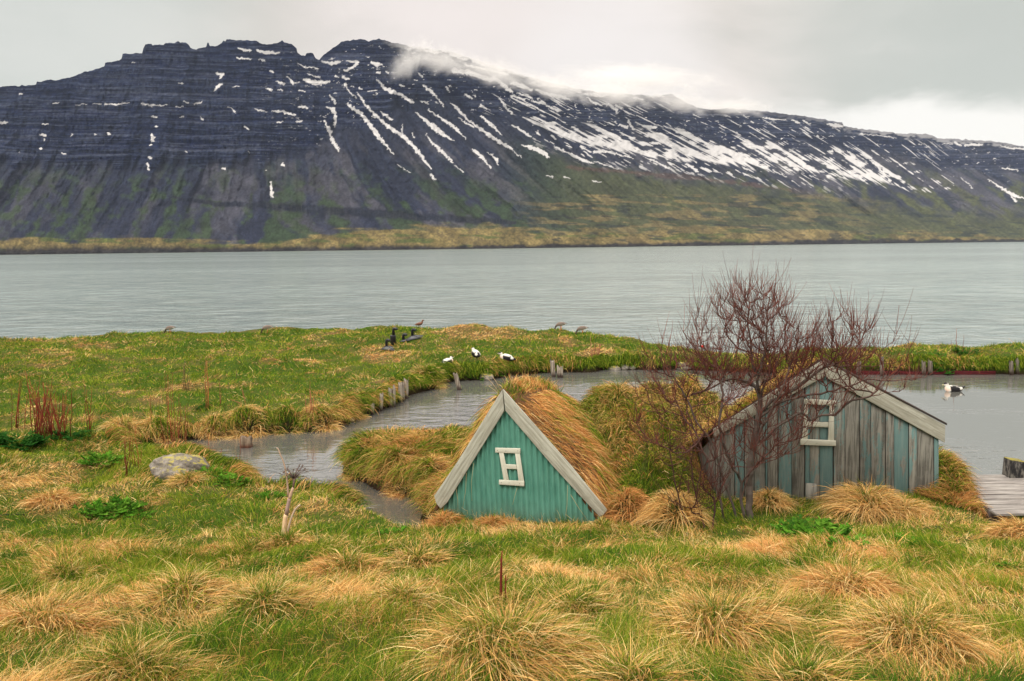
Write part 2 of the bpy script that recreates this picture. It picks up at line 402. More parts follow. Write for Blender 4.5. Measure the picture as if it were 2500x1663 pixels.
moundA = np.array([(1.42, 12.75), (1.9, 12.55), (2.4, 12.7), (2.9, 13.1), (3.3, 13.9), (3.36, 14.6), (4.8, 15.0), (5.0, 17.0), (3.5, 17.6), (1.6, 17.4), (0.7, 16.8), (0.2, 15.6), (0.85, 14.4), (1.2, 13.5)])
moundB = np.array([(6.84, 13.75), (7.05, 13.15), (7.8, 13.1), (8.15, 14.0), (8.0, 15.2), (6.84, 15.8)])
sdA = -up(sdf(CXX, CYY, moundA)) + wobx * 0.6; sdB = -up(sdf(CXX, CYY, moundB)) + wobx * 0.3
mA = sstep(0, 1.25, sdA); mB = sstep(0, 0.85, sdB)
land = base_h + mA * (.92 + .5 * fbm(GXX * 1.1, GYY * 1.1, 3, 31) + .55 * (fbm(GXX * 2.6, GYY * 2.6, 2, 37) - .3)) + mB * (0.85 - 0.35 * sstep(7.0, 8.0, GXX))
hum = fbm(GXX * 0.9, GYY * 0.9, 4, 3) - 0.5
hum2 = np.abs(fbm(GXX * 2.2, GYY * 2.2, 3, 9) - 0.5)
hil = fbm(GXX * 0.55, GYY * 0.75, 3, 23) - 0.5
land = land + hum * (0.28 + 0.10 * sstep(14, 20, GYY)) - hum2 * 0.16 + hil * 0.25 * sstep(16, 24, GYY)
fl = np.clip(sstep(-0.10, 0.42, SD_L), 0, 1) ** 0.55
fs = sstep(-0.2, 2.2, SD_S)
HG = np.where(SD_L > 0, land * fl, 0) * fs
HG = np.where((SD_L < 0.02) & (SD_L > -99), np.minimum(HG, 0.02 - 0.9 * sstep(0, 0.9, -SD_L + 0.02)), HG)
HG = HG - 1.2 * sstep(0.3, -3.0, SD_S) - 0.06 * (fs <= 0.01)

def sample(A, x, y):
    fx = np.clip((np.asarray(x) - GX0) / GS, 0, len(gx) - 1.001); fy = np.clip((np.asarray(y) - GY0) / GS, 0, len(gy) - 1.001)
    ix = fx.astype(int); iy = fy.astype(int); fx = fx - ix; fy = fy - iy
    return (A[iy, ix] * (1 - fx) + A[iy, ix + 1] * fx) * (1 - fy) + (A[iy + 1, ix] * (1 - fx) + A[iy + 1, ix + 1] * fx) * fy
def gz(x, y): return sample(HG, x, y)
def ground_at(px, py, dmin=3.4, dmax=42.0):
    ds = np.arange(dmin, dmax, 0.03); P = at_depth(np.full(ds.shape, px), np.full(ds.shape, py), ds)
    hit = P[:, 2] <= np.maximum(gz(P[:, 0], P[:, 1]), 0.0)
    i = int(np.argmax(hit)) if hit.any() else len(ds) - 1
    p = P[i].copy(); p[2] = gz(p[0], p[1]); return p

# hut placement (needed by the tussock list)
HUT_P0 = ground_at(1262, 1272); 
# tussocks: px, py of the crown's foot; radius m; height m; kind; label
TUS = [
 (1240, 1640, .50, .30, 'big', 'largest straw and green grass tussock, at the bottom middle of the meadow'),
 (1750, 1567, .46, .24, 'big', 'broad tussock with long straw blades fanning flat, nearest right of the bottom middle'),
 (2215, 1602, .42, .24, 'big', 'shaggy straw tussock near the bottom right corner with tall upright blades'),
 (650, 1512, .36, .24, 'mid', 'dark green topped tussock with straw skirt in the left foreground, middle of three'),
 (450, 1477, .34, .22, 'mid', 'grass tussock left of the dark green topped one, leaning with yellow straw'),
 (110, 1567, .42, .24, 'straw', 'large matted straw tussock near the bottom left corner'),
 (850, 1417, .46, .22, 'straw', 'wide mound of combed reddish straw behind the dark green topped tussock'),
 (1020, 1392, .34, .20, 'mid', 'pale tussock with upright blades right of the reddish straw mound'),
 (985, 1492, .26, .18, 'green', 'light green tussock between the reddish straw mound and the largest tussock'),
 (165, 1427, .28, .18, 'green', 'spiky green tussock standing alone at the left edge of the lawn'),
 (700, 1347, .34, .18, 'straw', 'straw tussock at the foot of the dry hogweed stalk'),
 (530, 1357, .26, .13, 'straw', 'flattened straw tussock on the lawn left of the dry hogweed stalk'),
 (1540, 1695, .26, .14, 'green', 'small green tussock at the bottom edge below the broad fanning tussock'),
 (340, 1680, .32, .18, 'mid', 'tussock of mixed straw and green at the bottom edge on the left'),
 (1960, 1695, .26, .14, 'green', 'small green tussock at the bottom edge towards the right'),
 (130, 1235, .36, .18, 'straw', 'bleached straw tussock at the far left beside the leafy green plant'),
 (2060, 1452, .42, .16, 'straw', 'low straw mound on the lawn below the leafy green plants'),
 (1400, 1502, .30, .12, 'green', 'low green hummock of grass behind the bottom middle tussocks'),
 (2490, 1320, .34, .20, 'straw', 'straw tussock cut by the right edge in front of the jetty'),
 (2110, 1262, .46, .38, 'drape', 'long combed straw tussock against the foot of the plank shed'),
 (1880, 1240, .26, .26, 'drape', 'dark straw tussock beside the tree in front of the plank shed'),
 (2210, 1262, .30, .22, 'drape', 'grass tussock under the right end of the plank shed'),
 (1645, 1285, .32, .48, 'tall', 'tall pale straw tussock hanging like a skirt at the foot of the bare shrub'),
 (1530, 1285, .30, .55, 'tallr', 'tall reddish straw tussock between the green hut and the bare shrub'),
 (1470, 1300, .18, .16, 'mid', 'small tussock at the right foot of the green hut'),
 (1085, 1285, .24, .14, 'strawr', 'reddish straw tuft at the left foot of the green hut'),
 (1200, 1292, .24, .12, 'strawr', 'matted brown straw tuft under the front wall of the green hut'),
 (868, 1150, .30, .28, 'mid', 'round straw tussock at the water end of the islet left of the green hut'),
 (960, 1140, .34, .26, 'green', 'green topped tussock in the middle of the islet'),
 (1050, 1160, .36, .26, 'straw', 'straw tussock on the islet next to the green hut'),
 (985, 1185, .30, .20, 'straw', 'drooping straw tussock on the near side of the islet above the channel'),
 (1440, 1050, .34, .30, 'mid', 'grass tussock on the turf bank behind the green hut roof'),
 (1512, 990, .34, .26, 'green', 'round green tussock topping the turf bank between the huts'),
 (1600, 985, .36, .28, 'mid', 'yellow green tussock on the turf bank beside the shed roof'),
 (1680, 960, .34, .26, 'straw', 'brown tussock on the turf bank behind the bare tree'),
 (598, 1045, .42, .32, 'bank', 'large drooping straw tussock on the far bank above the submerged stump'),
 (520, 1048, .34, .26, 'bank', 'straw tussock on the far bank left of the largest drooping one'),
 (700, 1036, .36, .26, 'bankg', 'green topped bank tussock right of the largest drooping one'),
 (790, 1028, .36, .26, 'bank', 'bank tussock at the bend of the far bank'),
 (860, 1000, .34, .26, 'bankg', 'bank tussock beside the first of the wooden stakes'),
 (390, 1050, .36, .24, 'bank', 'brown bank tussock behind the red stalks near the boulder'),
 (300, 1050, .36, .22, 'bank', 'straw bank tussock at the closed end of the channel'),
 (1045, 922, .50, .30, 'bankg', 'rounded green bank hummock with a straw tip by the leaning stake'),
 (455, 1178, .28, .12, 'mid', 'grass tuft growing against the foot of the boulder'),
]
TUS = [(a, b, r * (.84 if b > 1320 else 1), h * (.78 if b > 1320 else 1), k, l) for (a, b, r, h, k, l) in TUS]
TPOS = []
for i, (a, b, r, h, k, lab) in enumerate(TUS):
    p = ground_at(a, b); TPOS.append(p)
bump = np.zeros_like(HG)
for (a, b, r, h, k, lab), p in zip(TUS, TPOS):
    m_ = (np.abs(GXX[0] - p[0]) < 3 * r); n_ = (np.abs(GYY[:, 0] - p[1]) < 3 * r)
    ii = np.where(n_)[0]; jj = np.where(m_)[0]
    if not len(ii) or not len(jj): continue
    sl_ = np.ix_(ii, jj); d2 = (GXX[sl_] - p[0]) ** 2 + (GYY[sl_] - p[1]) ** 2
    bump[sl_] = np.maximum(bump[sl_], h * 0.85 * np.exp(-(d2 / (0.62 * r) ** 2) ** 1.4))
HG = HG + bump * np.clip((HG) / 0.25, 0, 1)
HG = HG + (fbm(GXX * 5, GYY * 5, 3, 61) - 0.5) * 0.05 * (HG > 0.05)

# straw/green mask over the land, 0 green .. 1 straw
straw_spots = [(900, 850, 26, 1.2), (940, 845, 14, .8), (765, 880, 16, 1.0), (925, 872, 18, .9), (300, 960, 16, .8), (430, 945, 20, .8), (120, 985, 20, .7), (1150, 800, 30, .8), (1210, 815, 16, .6),
               (1450, 860, 20, .9), (1560, 870, 20, .8), (1380, 830, 12, .8), (1000, 860, 12, .6), (300, 1340, 12, .5), (2110, 1350, 10, .5), (1260, 1290, 30, .3), (1900, 1355, 20, .28),
               (2200, 850, 18, 1.0), (2130, 862, 18, .8), (1900, 900, 18, .6), (820, 1310, 18, .25), (880, 1450, 40, .3), (700, 1420, 40, .3), (2000, 1440, 60, .3), (1350, 1400, 40, .25), (40, 1330, 50, .5)]
SM = fbm(GXX * 0.8, GYY * 0.8, 4, 77) * 0.6 + fbm(GXX * 3.1, GYY * 3.1, 3, 88) * 0.4
SM = (SM - 0.46) * 3.0 + 0.10
SM += 0.15 * sstep(8.5, 5.0, GYY) - 0.08 * sstep(8.5, 11, GYY) * sstep(15, 13, GYY) + 0.18 * sstep(0.9, 0.1, SD_L) * (SD_L > 0)
for (a, b, rp, s_) in straw_spots:
    p = ground_at(a, b); d2 = (GXX - p[0]) ** 2 + ((GYY - p[1]) * 0.75) ** 2; rr = max(rp * 3 / F * p[1], 0.3) if s_ < .6 else rp * 2.2 / F * p[1]
    SM += (0.65 if s_ < .6 else s_ * 0.7) * np.exp(-d2 / rr ** 2)
SM += 0.35 * mA * fbm(GXX * 1.5, GYY * 1.5, 2, 5) + 0.25 * mB
SM = np.clip(SM, 0, 1)
BARE = sstep(0.30, 0.0, SD_L)   # mud at the water's edge

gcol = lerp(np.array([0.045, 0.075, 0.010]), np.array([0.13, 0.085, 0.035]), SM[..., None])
gcol = lerp(gcol, np.array([0.022, 0.020, 0.010]), (0.8 * sstep(0.04, 0.14, bump))[..., None])  # painted shade: soil darkened under tussock crowns so gaps between blades read dark
gcol = lerp(gcol, np.array([0.022, 0.014, 0.009]), (np.maximum(sstep(0.28, 0.12, HG), 0))[..., None])
ny, nx = GXX.shape
idx = np.arange(nx * ny).reshape(ny, nx)
Q = np.stack([idx[:-1, :-1], idx[:-1, 1:], idx[1:, 1:], idx[1:, :-1]], -1).reshape(-1, 4)
# skirt the sheet down and out so that it runs on under the water
gV = np.stack([GXX, GYY, HG], -1).reshape(-1, 3)
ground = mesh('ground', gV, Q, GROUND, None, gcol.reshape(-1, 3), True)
tag(ground, kind='structure', label='grassy ground of the meadow, islet and low peninsula', cat='ground')
g2 = Geo()
g2.add([(GX0 - 300, -60, 0.4), (GX0 + 0.02, -60, 0.4), (GX0 + 0.02, 40, 0.40), (GX0 - 300, 40, 0.40)], Q=[[0, 1, 2, 3]], C=[.06, .08, .02])
land2 = g2.build('inland_ground', GROUND); tag(land2, kind='structure', label='flat land beyond the left edge', cat='ground')

# ------------------------------------------------------------------ water
WSEA, t, p_, pos = mat_water('sea_water', (0.10, 0.165, 0.175), 0.18, [(1.1, 2.0, 0.05, 4), (0.5, 0.7, 0.14, 4), (0.17, 0.19, 0.36, 5), (0.055, 0.05, 0.8, 5)], 0.5)
col = t.mix(t.ss(t.noise(t.mapping(pos, (0.25, 0.34, 1)), 1.0, 9, 0.82), 0.38, 0.62), (0.165, 0.215, 0.215), (0.26, 0.305, 0.295))
pat = t.ss(t.noise(t.mapping(pos, (0.0016, 0.009, 1)), 1.0, 4, 0.5), .35, .65, .84, 1.12)
vs = t.add('ShaderNodeVectorMath', operation='SCALE', i_0=col); t.put(vs.inputs['Scale'], pat)
t.l.new(vs.outputs[0], p_.inputs['Base Color'])
ys = np.concatenate([[33.0], np.geomspace(36, 9000, 60)]); V = []
seam = 33.0
us = np.linspace(-1.6, 1.6, 41)
for y_ in ys: V += [(u_ * max(y_, 45.0), y_, 0.0) for u_ in us]
n_ = len(us); Q = [[i * n_ + j, i * n_ + j + 1, (i + 1) * n_ + j + 1, (i + 1) * n_ + j] for i in range(len(ys) - 1) for j in range(n_ - 1)]
sea = mesh('sea', V, Q, WSEA); tag(sea, kind='structure', label='grey green rippled water of the wide fjord', cat='water')
WLAG, t, p_, pos = mat_water('lagoon_water', (0.105, 0.106, 0.096), 0.03, [(1.4, 3.0, 0.026, 3), (4.0, 8.0, 0.006, 3)], 0.5)
p_.inputs['IOR'].default_value = 5.0
calm = t.ss(t.noise(t.mapping(pos, (0.12, 0.3, 1)), 1.0, 2), 0.35, 0.6, 0.12, 1.0)
for nd in t.n:
    if nd.type == 'BUMP': t.put(nd.inputs['Strength'], calm)
lag = mesh('lagoon', [(-34, 10, 0), (60, 10, 0), (60, 33.0, 0), (-34, 33.0, 0)], [[0, 1, 2, 3]], WLAG)
tag(lag, kind='structure', label='calm water of the channel and pond around the huts', cat='water')

# ------------------------------------------------------------------ mountain across the fjord
sil = np.array([(-700,330),(-300,262),(-120,235),(0,213),(60,209),(88,206),(90,199),(97,199),(125,193),(135,197),(170,189),(209,175),(255,164),(256,155),(262,153),(297,145),(299,133),(305,132),(347,130),(350,118),(355,108),(371,107),(372,111),(400,109),(405,105),(430,104),(435,100),(440,104),(457,106),(461,109),(466,119),(480,120),(504,114),(505,104),(509,103),(512,112),(525,114),(540,108),(546,100),(550,103),(554,97),(626,99),(634,105),(650,108),(680,104),(684,103),(689,98),(693,102),(713,108),(724,119),(726,130),(735,135),(745,136),(748,129),(755,130),(764,131),(769,141),(780,145),(786,137),(795,130),(833,102),(880,95),(901,101),(925,94),(935,98),(955,103),(1002,113),(1103,127),(1167,148),(1250,175),(1340,201),(1400,214),(1462,225),(1560,232),(1600,234),(1621,232),(1642,230),(1656,240),(1674,251),(1700,262),(1727,267),(1780,265),(1860,272),(1939,281),(2056,299),(2060,306),(2077,312),(2205,326),(2268,328),(2290,339),(2417,343),(2500,357),(2650,378),(3000,430)], float)
NXM, NYM = 2100, 440
MPX = np.linspace(-520, 2920, NXM)
def interp(pts, x): pts = np.array(pts, float); return np.interp(x, pts[:, 0], pts[:, 1])
topy = interp(sil, MPX) + (fbm(MPX / 9.0, MPX * 0, 3, 200) - 0.5) * 5
boty = interp([(-520, 622), (0, 619), (800, 614), (1250, 608), (1900, 597), (2500, 590), (2920, 585)], MPX) + (fbm(MPX / 30.0, MPX * 0 + 3, 4, 210) - 0.5) * 3
v = np.linspace(0, 1, NYM)
PXg, Vg = np.meshgrid(MPX, v)
PYg = boty[None] + (topy - boty)[None] * Vg
D0 = interp([(-520, 2000), (0, 2100), (1250, 2600), (1900, 3500), (2500, 4400), (2920, 5000)], MPX)[None]
DEP = interp([(-520, 1000), (900, 1000), (1250, 1300), (1700, 1700), (2500, 1900), (2920, 1900)], MPX)[None]
prof = 1 - (1 - Vg) ** 1.55
dist = D0 + DEP * prof
# gully and rib relief, radial to the camera's site so that outlines hold
R_ = np.random.RandomState(5)
uu = PXg / 60.0; lean = interp([(-520, -.75), (0, -0.6), (450, -0.35), (680, 0.0), (850, .4), (1250, 1.0), (2500, 1.5)], MPX)[None]
S_ = (PXg - lean * (620 - PYg) * -1.0)            # gully coordinate: lines lean down to the right on the right-hand side
S_ = PXg - lean * (PYg - 300)
gul = fbm(S_ / 34.0, PYg / 260.0, 4, 220)
gulr = 1 - np.abs(gul - 0.5) * 2
warp = fbm(PXg / 90.0, PYg / 90.0, 3, 230)
# horizontal lava beds, dipping gently to the right
STR = PYg + PXg * -0.012 + (warp - 0.5) * 10
bed = fbm(PXg / 240.0, STR / 7.0, 3, 240); bed2 = fbm(PXg / 60.0, STR / 3.2, 2, 250)
rockline = interp([(-520, 430), (0, 400), (250, 400), (560, 395), (740, 370), (850, 300), (1000, 255), (1200, 262), (1300, 285), (1600, 325), (1900, 350), (2200, 390), (2500, 430), (2920, 470)], MPX)[None]
rock = sstep(18, -14, PYg - rockline + (gul - 0.5) * 90)
midfac = np.sin(np.clip(Vg, 0, 1) * math.pi) ** 0.6
dist = dist + (gul - 0.5) * 170 * midfac * sstep(0.03, 0.3, Vg) * (1 - .6 * rock) - (np.floor(bed * 7) / 7 + bed * 0.3) * 46 * rock * midfac
dist = dist + (fbm(PXg / 7.0, PYg / 9.0, 3, 260) - 0.5) * 26 * midfac
for r_ in range(1, NYM): dist[r_] = np.maximum(dist[r_], dist[r_ - 1] + 0.1)
rr_ = ray(PXg, PYg); MV = CAM + rr_ * (dist / rr_[..., 1])[..., None]
MV[0, :, 2] = -3.0
# ---- what grows and lies on it
def seg_mask(pts, soft=1.5, ragged=1.0, seed=0):
    """pts: (px, py, halfwidth); a patch following a line down the slope"""
    pts = np.array(pts, float); x0, x1 = pts[:, 0].min() - 30, pts[:, 0].max() + 30; y0, y1 = pts[:, 1].min() - 25, pts[:, 1].max() + 25
    jj = np.where((MPX > x0) & (MPX < x1))[0]
    sub = np.ix_(range(NYM), jj); X_ = PXg[sub] + (fbm(PXg[sub] / 5.0, PYg[sub] / 5.0, 3, 300 + seed) - 0.5) * 9 * ragged; Y_ = PYg[sub] + (fbm(PXg[sub] / 5.0, PYg[sub] / 5.0, 3, 340 + seed) - 0.5) * 7 * ragged
    best = np.full(X_.shape, -1e9)
    for (ax, ay, aw), (bx, by, bw) in zip(pts[:-1], pts[1:]):
        ex, ey = bx - ax, by - ay; tt = np.clip(((X_ - ax) * ex + (Y_ - ay) * ey) / (ex * ex + ey * ey + 1e-9), 0, 1)
        dd = np.hypot(X_ - ax - ex * tt, Y_ - ay - ey * tt); best = np.maximum(best, .82 * (aw + (bw - aw) * tt) - dd)
    return sub, sstep(-0.5, 0.7, best)
snow = np.zeros(PXg.shape)
def c6(l): return [(x_ / 1.8856, y_ / 1.8856 + 50, w_) for x_, y_, w_ in l]
def c7(l): return [(x_ / 1.8856 + 1250, y_ / 1.8856 + 50, w_) for x_, y_, w_ in l]
patches = [c6(l) for l in [
 [(1600,380,2),(1630,410,5),(1660,425,5),(1700,480,6),(1755,550,5),(1812,615,1.5)],
 [(1650,340,2),(1680,385,3),(1730,440,4),(1790,490,5),(1850,530,5),(1910,585,6),(1950,640,4),(1988,685,2)], [(1985,710,3),(2003,735,2)],
 [(1500,400,2),(1535,410,6),(1545,440,3),(1540,490,2)], [(1492,462,2),(1515,500,5),(1528,550,3),(1552,585,6),(1563,603,1)],
 [(1912,420,1),(1950,455,4),(1995,490,8),(2040,525,6),(2088,552,1)], [(1960,520,1),(1985,560,3),(2030,600,5),(2085,652,2)], [(2095,668,1),(2133,698,2)],
 [(2072,378,1),(2110,410,5),(2150,455,3),(2220,505,4),(2300,560,5),(2357,590,3)], [(2110,450,1),(2180,492,3)], [(2170,590,1),(2205,615,5),(2258,680,1.5)], [(2245,605,1),(2285,640,4),(2293,665,1)],
 [(1735,275,2),(1775,315,5),(1810,330,6),(1850,345,4),(1895,375,6)], [(1400,272,4),(1455,288,8),(1515,282,3)], [(1415,245,1),(1470,262,2)], [(1580,262,4),(1605,270,4)], [(1585,290,3),(1605,325,2),(1640,355,2)],
 [(1595,188,2),(1650,192,4),(1630,215,4),(1590,232,4)], [(1478,187,2),(1530,200,5),(1565,190,3)], [(1178,136,2),(1225,148,5),(1282,150,3)], [(1098,128,2),(1125,136,4),(1155,138,2)], [(1092,172,2),(1125,177,3),(1158,177,1)],
 [(1190,180,1),(1220,184,1)], [(650,385,2),(700,392,3),(768,390,1)], [(480,385,1.5),(540,388,2),(592,378,1.5)], [(350,388,.8),(400,385,1)], [(430,384,1),(465,385,1.5)], [(985,325,2),(1000,305,5),(1025,290,2)],
 [(998,245,3),(1028,250,4),(1012,266,2)], [(1250,418,1),(1300,420,4),(1360,437,2)], [(1166,408,1),(1200,413,3),(1232,420,1)], [(1050,398,1),(1088,424,1.5)], [(1370,198,1),(1400,213,2.5),(1468,222,1)],
 [(1320,258,2),(1350,290,4),(1375,285,1)], [(1268,282,1),(1305,292,4)], [(1220,312,1),(1250,322,3)], [(1705,192,2),(1735,205,6),(1755,200,3)], [(1738,238,4),(1750,240,3)], [(1775,238,3),(1785,240,2)],
 [(1520,345,2),(1545,380,4)], [(1372,398,2),(1408,400,4)], [(1755,422,2),(1790,448,6),(1808,455,2)], [(1842,300,3),(1860,302,3)], [(1928,245,2),(1945,262,2)], [(1950,298,2),(1985,328,4),(2045,395,2)], [(2055,310,4),(2068,322,3)],
 [(1935,370,2),(1968,380,3)], [(1970,408,2),(2030,450,3),(2090,490,5),(2145,548,1)], [(2148,340,3),(2170,358,3)], [(2215,440,2),(2260,480,5),(2308,528,1)], [(2215,392,4),(2240,408,3)], [(2300,360,2),(2330,400,4),(2357,430,3)],
 [(2090,232,8),(2160,240,7),(2260,275,6)], [(2270,262,6),(2320,300,6),(2357,330,4)], [(2140,205,3),(2240,225,4),(2340,250,4)], [(1900,520,2),(1905,540,1)], [(1850,480,1),(1855,530,2)], [(1832,665,.8),(1888,700,1)],
 [(700,528,4),(705,545,6),(695,558,2)], [(692,572,3),(695,575,2)], [(678,660,4),(683,685,3)], [(686,632,3),(700,633,2)], [(1245,745,2),(1250,790,4),(1255,815,3)], [(705,440,3),(718,446,3)], [(715,485,2),(720,487,2)],
 [(190,525,4),(208,530,4)], [(185,590,3),(195,592,2)], [(202,545,2),(205,553,1)], [(195,478,2),(225,478,2)], [(0,470,4),(30,470,3)], [(85,605,2),(90,610,1)], [(90,338,3),(100,340,2)], [(500,522,3),(510,525,2)], [(435,525,2),(442,527,1)],
 [(325,535,1),(333,525,2)], [(245,382,2),(265,378,2)], [(1025,680,3),(1035,685,2)], [(1300,662,4),(1308,668,2)], [(1225,690,2),(1230,692,1)], [(1130,490,3),(1145,500,3)], [(830,445,2),(848,443,2)], [(925,445,1),(938,458,2)],
 [(812,396,1.5),(842,398,1.5)], [(895,385,3),(925,375,3)], [(845,373,2),(868,380,2)], [(1280,468,3),(1298,468,2)], [(1362,464,2),(1385,466,3)], [(285,613,1.5),(303,615,1.5)], [(605,195,1.5),(622,195,1)], [(850,602,1.5),(860,604,1)],
 [(1380,322,3),(1405,326,2)], [(1278,322,1.5),(1300,322,1.5)], [(1242,232,2),(1258,240,2)], [(1145,605,1),(1150,608,1)], [(1070,305,1),(1098,302,1.5)], [(822,288,1.5),(842,291,1.5)], [(1545,258,3),(1555,264,2)], [(1655,312,3),(1665,318,2)]]]
patches += [c7(l) for l in [
 [(0,290,5),(40,300,7),(90,320,4)], [(0,345,4),(60,365,3)], [(110,320,4),(190,345,5),(265,360,3)], [(90,370,1.5),(150,385,3),(210,418,2)], [(20,335,2),(80,350,3)], [(345,355,2),(385,385,4)], [(425,380,2),(480,410,5),(485,430,2)],
 [(290,375,1.5),(298,400,1.5)], [(480,390,2),(505,405,3)], [(395,405,1.5),(430,415,1)], [(0,480,2),(40,505,4),(85,535,2)], [(45,570,1),(100,590,6),(150,610,6),(170,635,2)], [(190,575,1),(260,610,3),(330,645,4),(375,660,1)],
 [(380,648,1),(430,665,1.5),(490,685,1)], [(375,605,4),(440,605,3),(560,635,1.5)], [(0,600,1),(45,630,1.5)], [(1148,446,1),(1200,455,3),(1260,457,1.5)], [(1290,460,2),(1320,470,3)], [(1340,462,2),(1370,475,3)], [(1455,478,3),(1490,485,7),(1528,485,2)],
 [(1603,523,1.5),(1700,530,1.2),(1770,543,1)], [(1985,568,1),(2030,572,1)], [(2040,560,3),(2065,578,3)], [(2090,573,4),(2165,573,3)], [(2250,575,2),(2300,590,3),(2357,590,3)], [(1100,465,3),(1108,468,2)], [(490,480,2),(530,490,5)], [(530,460,2),(560,500,3)],
 [(595,485,2),(640,495,6),(665,490,3)], [(2190,730,1),(2240,765,3),(2300,800,5),(2357,820,2)], [(2285,795,1),(2320,835,3)], [(2070,722,1),(2120,770,1.5)], [(1545,603,2),(1580,630,4)], [(2260,680,2),(2330,690,2)], [(800,660,4),(850,690,4)], [(640,640,1.5),(720,680,2)],
 [(160,715,1.5),(185,722,2)], [(240,720,1),(270,728,1)], [(370,738,1.5),(410,742,1)], [(560,355,3),(600,362,3)], [(620,350,2),(700,350,3)], [(1405,530,3),(1415,538,1)], [(2215,635,2),(2225,640,1)], [(2145,655,2),(2150,655,1)], [(1475,600,3),(1480,603,1)],
 [(1240,545,4),(1245,545,3)], [(1030,410,1),(1055,425,1)], [(1070,440,1),(1095,440,1)], [(300,425,1.2),(320,430,1.2)], [(345,463,1.5),(375,468,1)], [(1610,610,1.5),(1700,690,3),(1740,740,2)], [(1205,690,2),(1260,720,1)]]]
for k_, pt in enumerate(patches):
    sub, m_ = seg_mask(pt, seed=k_ % 7); snow[sub] = np.maximum(snow[sub], m_)
# the broad snowfield combed into streaks down the right-hand slope
lo = interp([(1270, 284), (1303, 304), (1425, 352), (1568, 377), (1701, 390), (1833, 407), (1992, 424), (2151, 450), (2231, 463), (2320, 470)], MPX)[None]
hi = interp([(1270, 280), (1290, 278), (1383, 297), (1504, 312), (1595, 318), (1685, 308), (1780, 330), (1886, 338), (2019, 358), (2167, 362), (2257, 390), (2320, 420)], MPX)[None]
fr = (PYg - hi) / (lo - hi)
sl2 = interp([(1250, 0.50), (1700, 0.52), (1900, 0.60), (2300, 0.72)], MPX)[None]
sc_ = PYg - (np.cumsum(sl2, axis=1) * (MPX[1] - MPX[0])) + 6 * warp
st1 = fbm(sc_ / 6.5, PXg / 130.0, 3, 400); st2 = fbm(sc_ / 2.6, PXg / 60.0, 2, 420)
dens = interp([(1270, .2), (1310, .50), (1500, .60), (1700, .55), (1850, .48), (2000, .42), (2150, .34), (2320, .22)], MPX)[None]
vert = np.clip(fr, 0, 1) ** 0.8 * 0.5 - 0.16
inband = sstep(-0.10, 0.06, fr) * sstep(1.06, 0.98, fr + (st1 - 0.5) * 0.5)
field = sstep(-0.03, 0.04, (st1 * 0.65 + st2 * 0.35 - 0.5) * 1.0 + (dens - 0.56) * 0.62 + vert * 0.44 + (fbm(PXg / 26.0, PYg / 10.0, 3, 482) - .5) * .5) * inband * (MPX[None] > 1262) * (MPX[None] < 2330)
snow = np.maximum(snow, field)
# scattered small patches under the field and over the crags
d1 = fbm(sc_ / 4.0, PXg / 18.0, 3, 440)
below = sstep(-4, 8, PYg - lo) * sstep(60, 15, PYg - lo) * (MPX[None] > 1300) * sstep(2150, 1900, MPX)[None]
snow = np.maximum(snow, sstep(0.655, 0.685, d1) * below)
d2 = fbm(PXg / 9.0, STR / 3.4, 3, 460)
crag = sstep(5, 25, PYg - topy[None]) * rock
snow = np.maximum(snow, sstep(0.775, 0.80, d2) * crag * interp([(0, .0), (600, .0), (900, 1), (1600, 1), (2300, .7), (2600, .3)], MPX)[None])
rim = sstep(13, 4, PYg - topy[None] + (fbm(PXg / 14.0, PYg / 5.0, 3, 470) - 0.5) * 26) * interp([(930, 0), (1010, 1), (1500, 1), (1560, .3), (1900, .1), (2200, .5), (2500, .4)], MPX)[None]
snow = np.maximum(snow, rim)
st3 = fbm(sc_ / 3.6, PXg / 34.0, 3, 480)
snow = np.maximum(snow, sstep(.68, .71, st3) * sstep(4, -6, PYg - hi) * sstep(10, 24, PYg - topy[None]) * sstep(1130, 1260, PXg) * sstep(2400, 2200, PXg))
snow = np.clip(snow, 0, 1)

def C3(*a): return np.array(a)
n1_ = fbm(PXg / 22.0, PYg / 16.0, 4, 500); n2_ = fbm(PXg / 4.0, PYg / 3.0, 3, 510)
col = np.zeros(PXg.shape + (3,)) + C3(.018, .020, .031)                                    # scree
S_ = S_ + (fbm(PXg / 30., PYg / 30., 3, 507) - .5) * 22
ribs = sstep(0.44, 0.58, fbm(S_ / 34.0, PYg / 150.0, 4, 220, .6))
col = lerp(col, C3(.058, .052, .056), (ribs * sstep(290, 400, PYg) * (.35 + .65 * sstep(.35, .65, fbm(PXg / 60., PYg / 50., 3, 506))) * interp([(0, .55), (600, .8), (900, 1)], MPX)[None])[..., None])       # pale scree fans
grn = sstep(0.46, 0.62, (1 - fbm(S_ / 26.0, PYg / 300.0, 3, 220)) * 0.6 + n1_ * 0.4) * sstep(380, 500, PYg + (n1_ - .5) * 90)
grn = np.maximum(grn, sstep(1180, 1380, PXg) * sstep(-5, 45, PYg - lo - 30 + (n1_ - .5) * 50) * 0.9)
col = lerp(col, lerp(C3(.022, .036, .017), C3(.048, .054, .020), sstep(1250, 1500, PXg)[..., None]), (grn * 0.85)[..., None])
bedc = lerp(C3(.003, .007, .025), C3(.019, .025, .045), sstep(0.35, 0.62, bed * .7 + bed2 * .3)[..., None])
col = lerp(col, bedc, (rock * 0.92)[..., None])
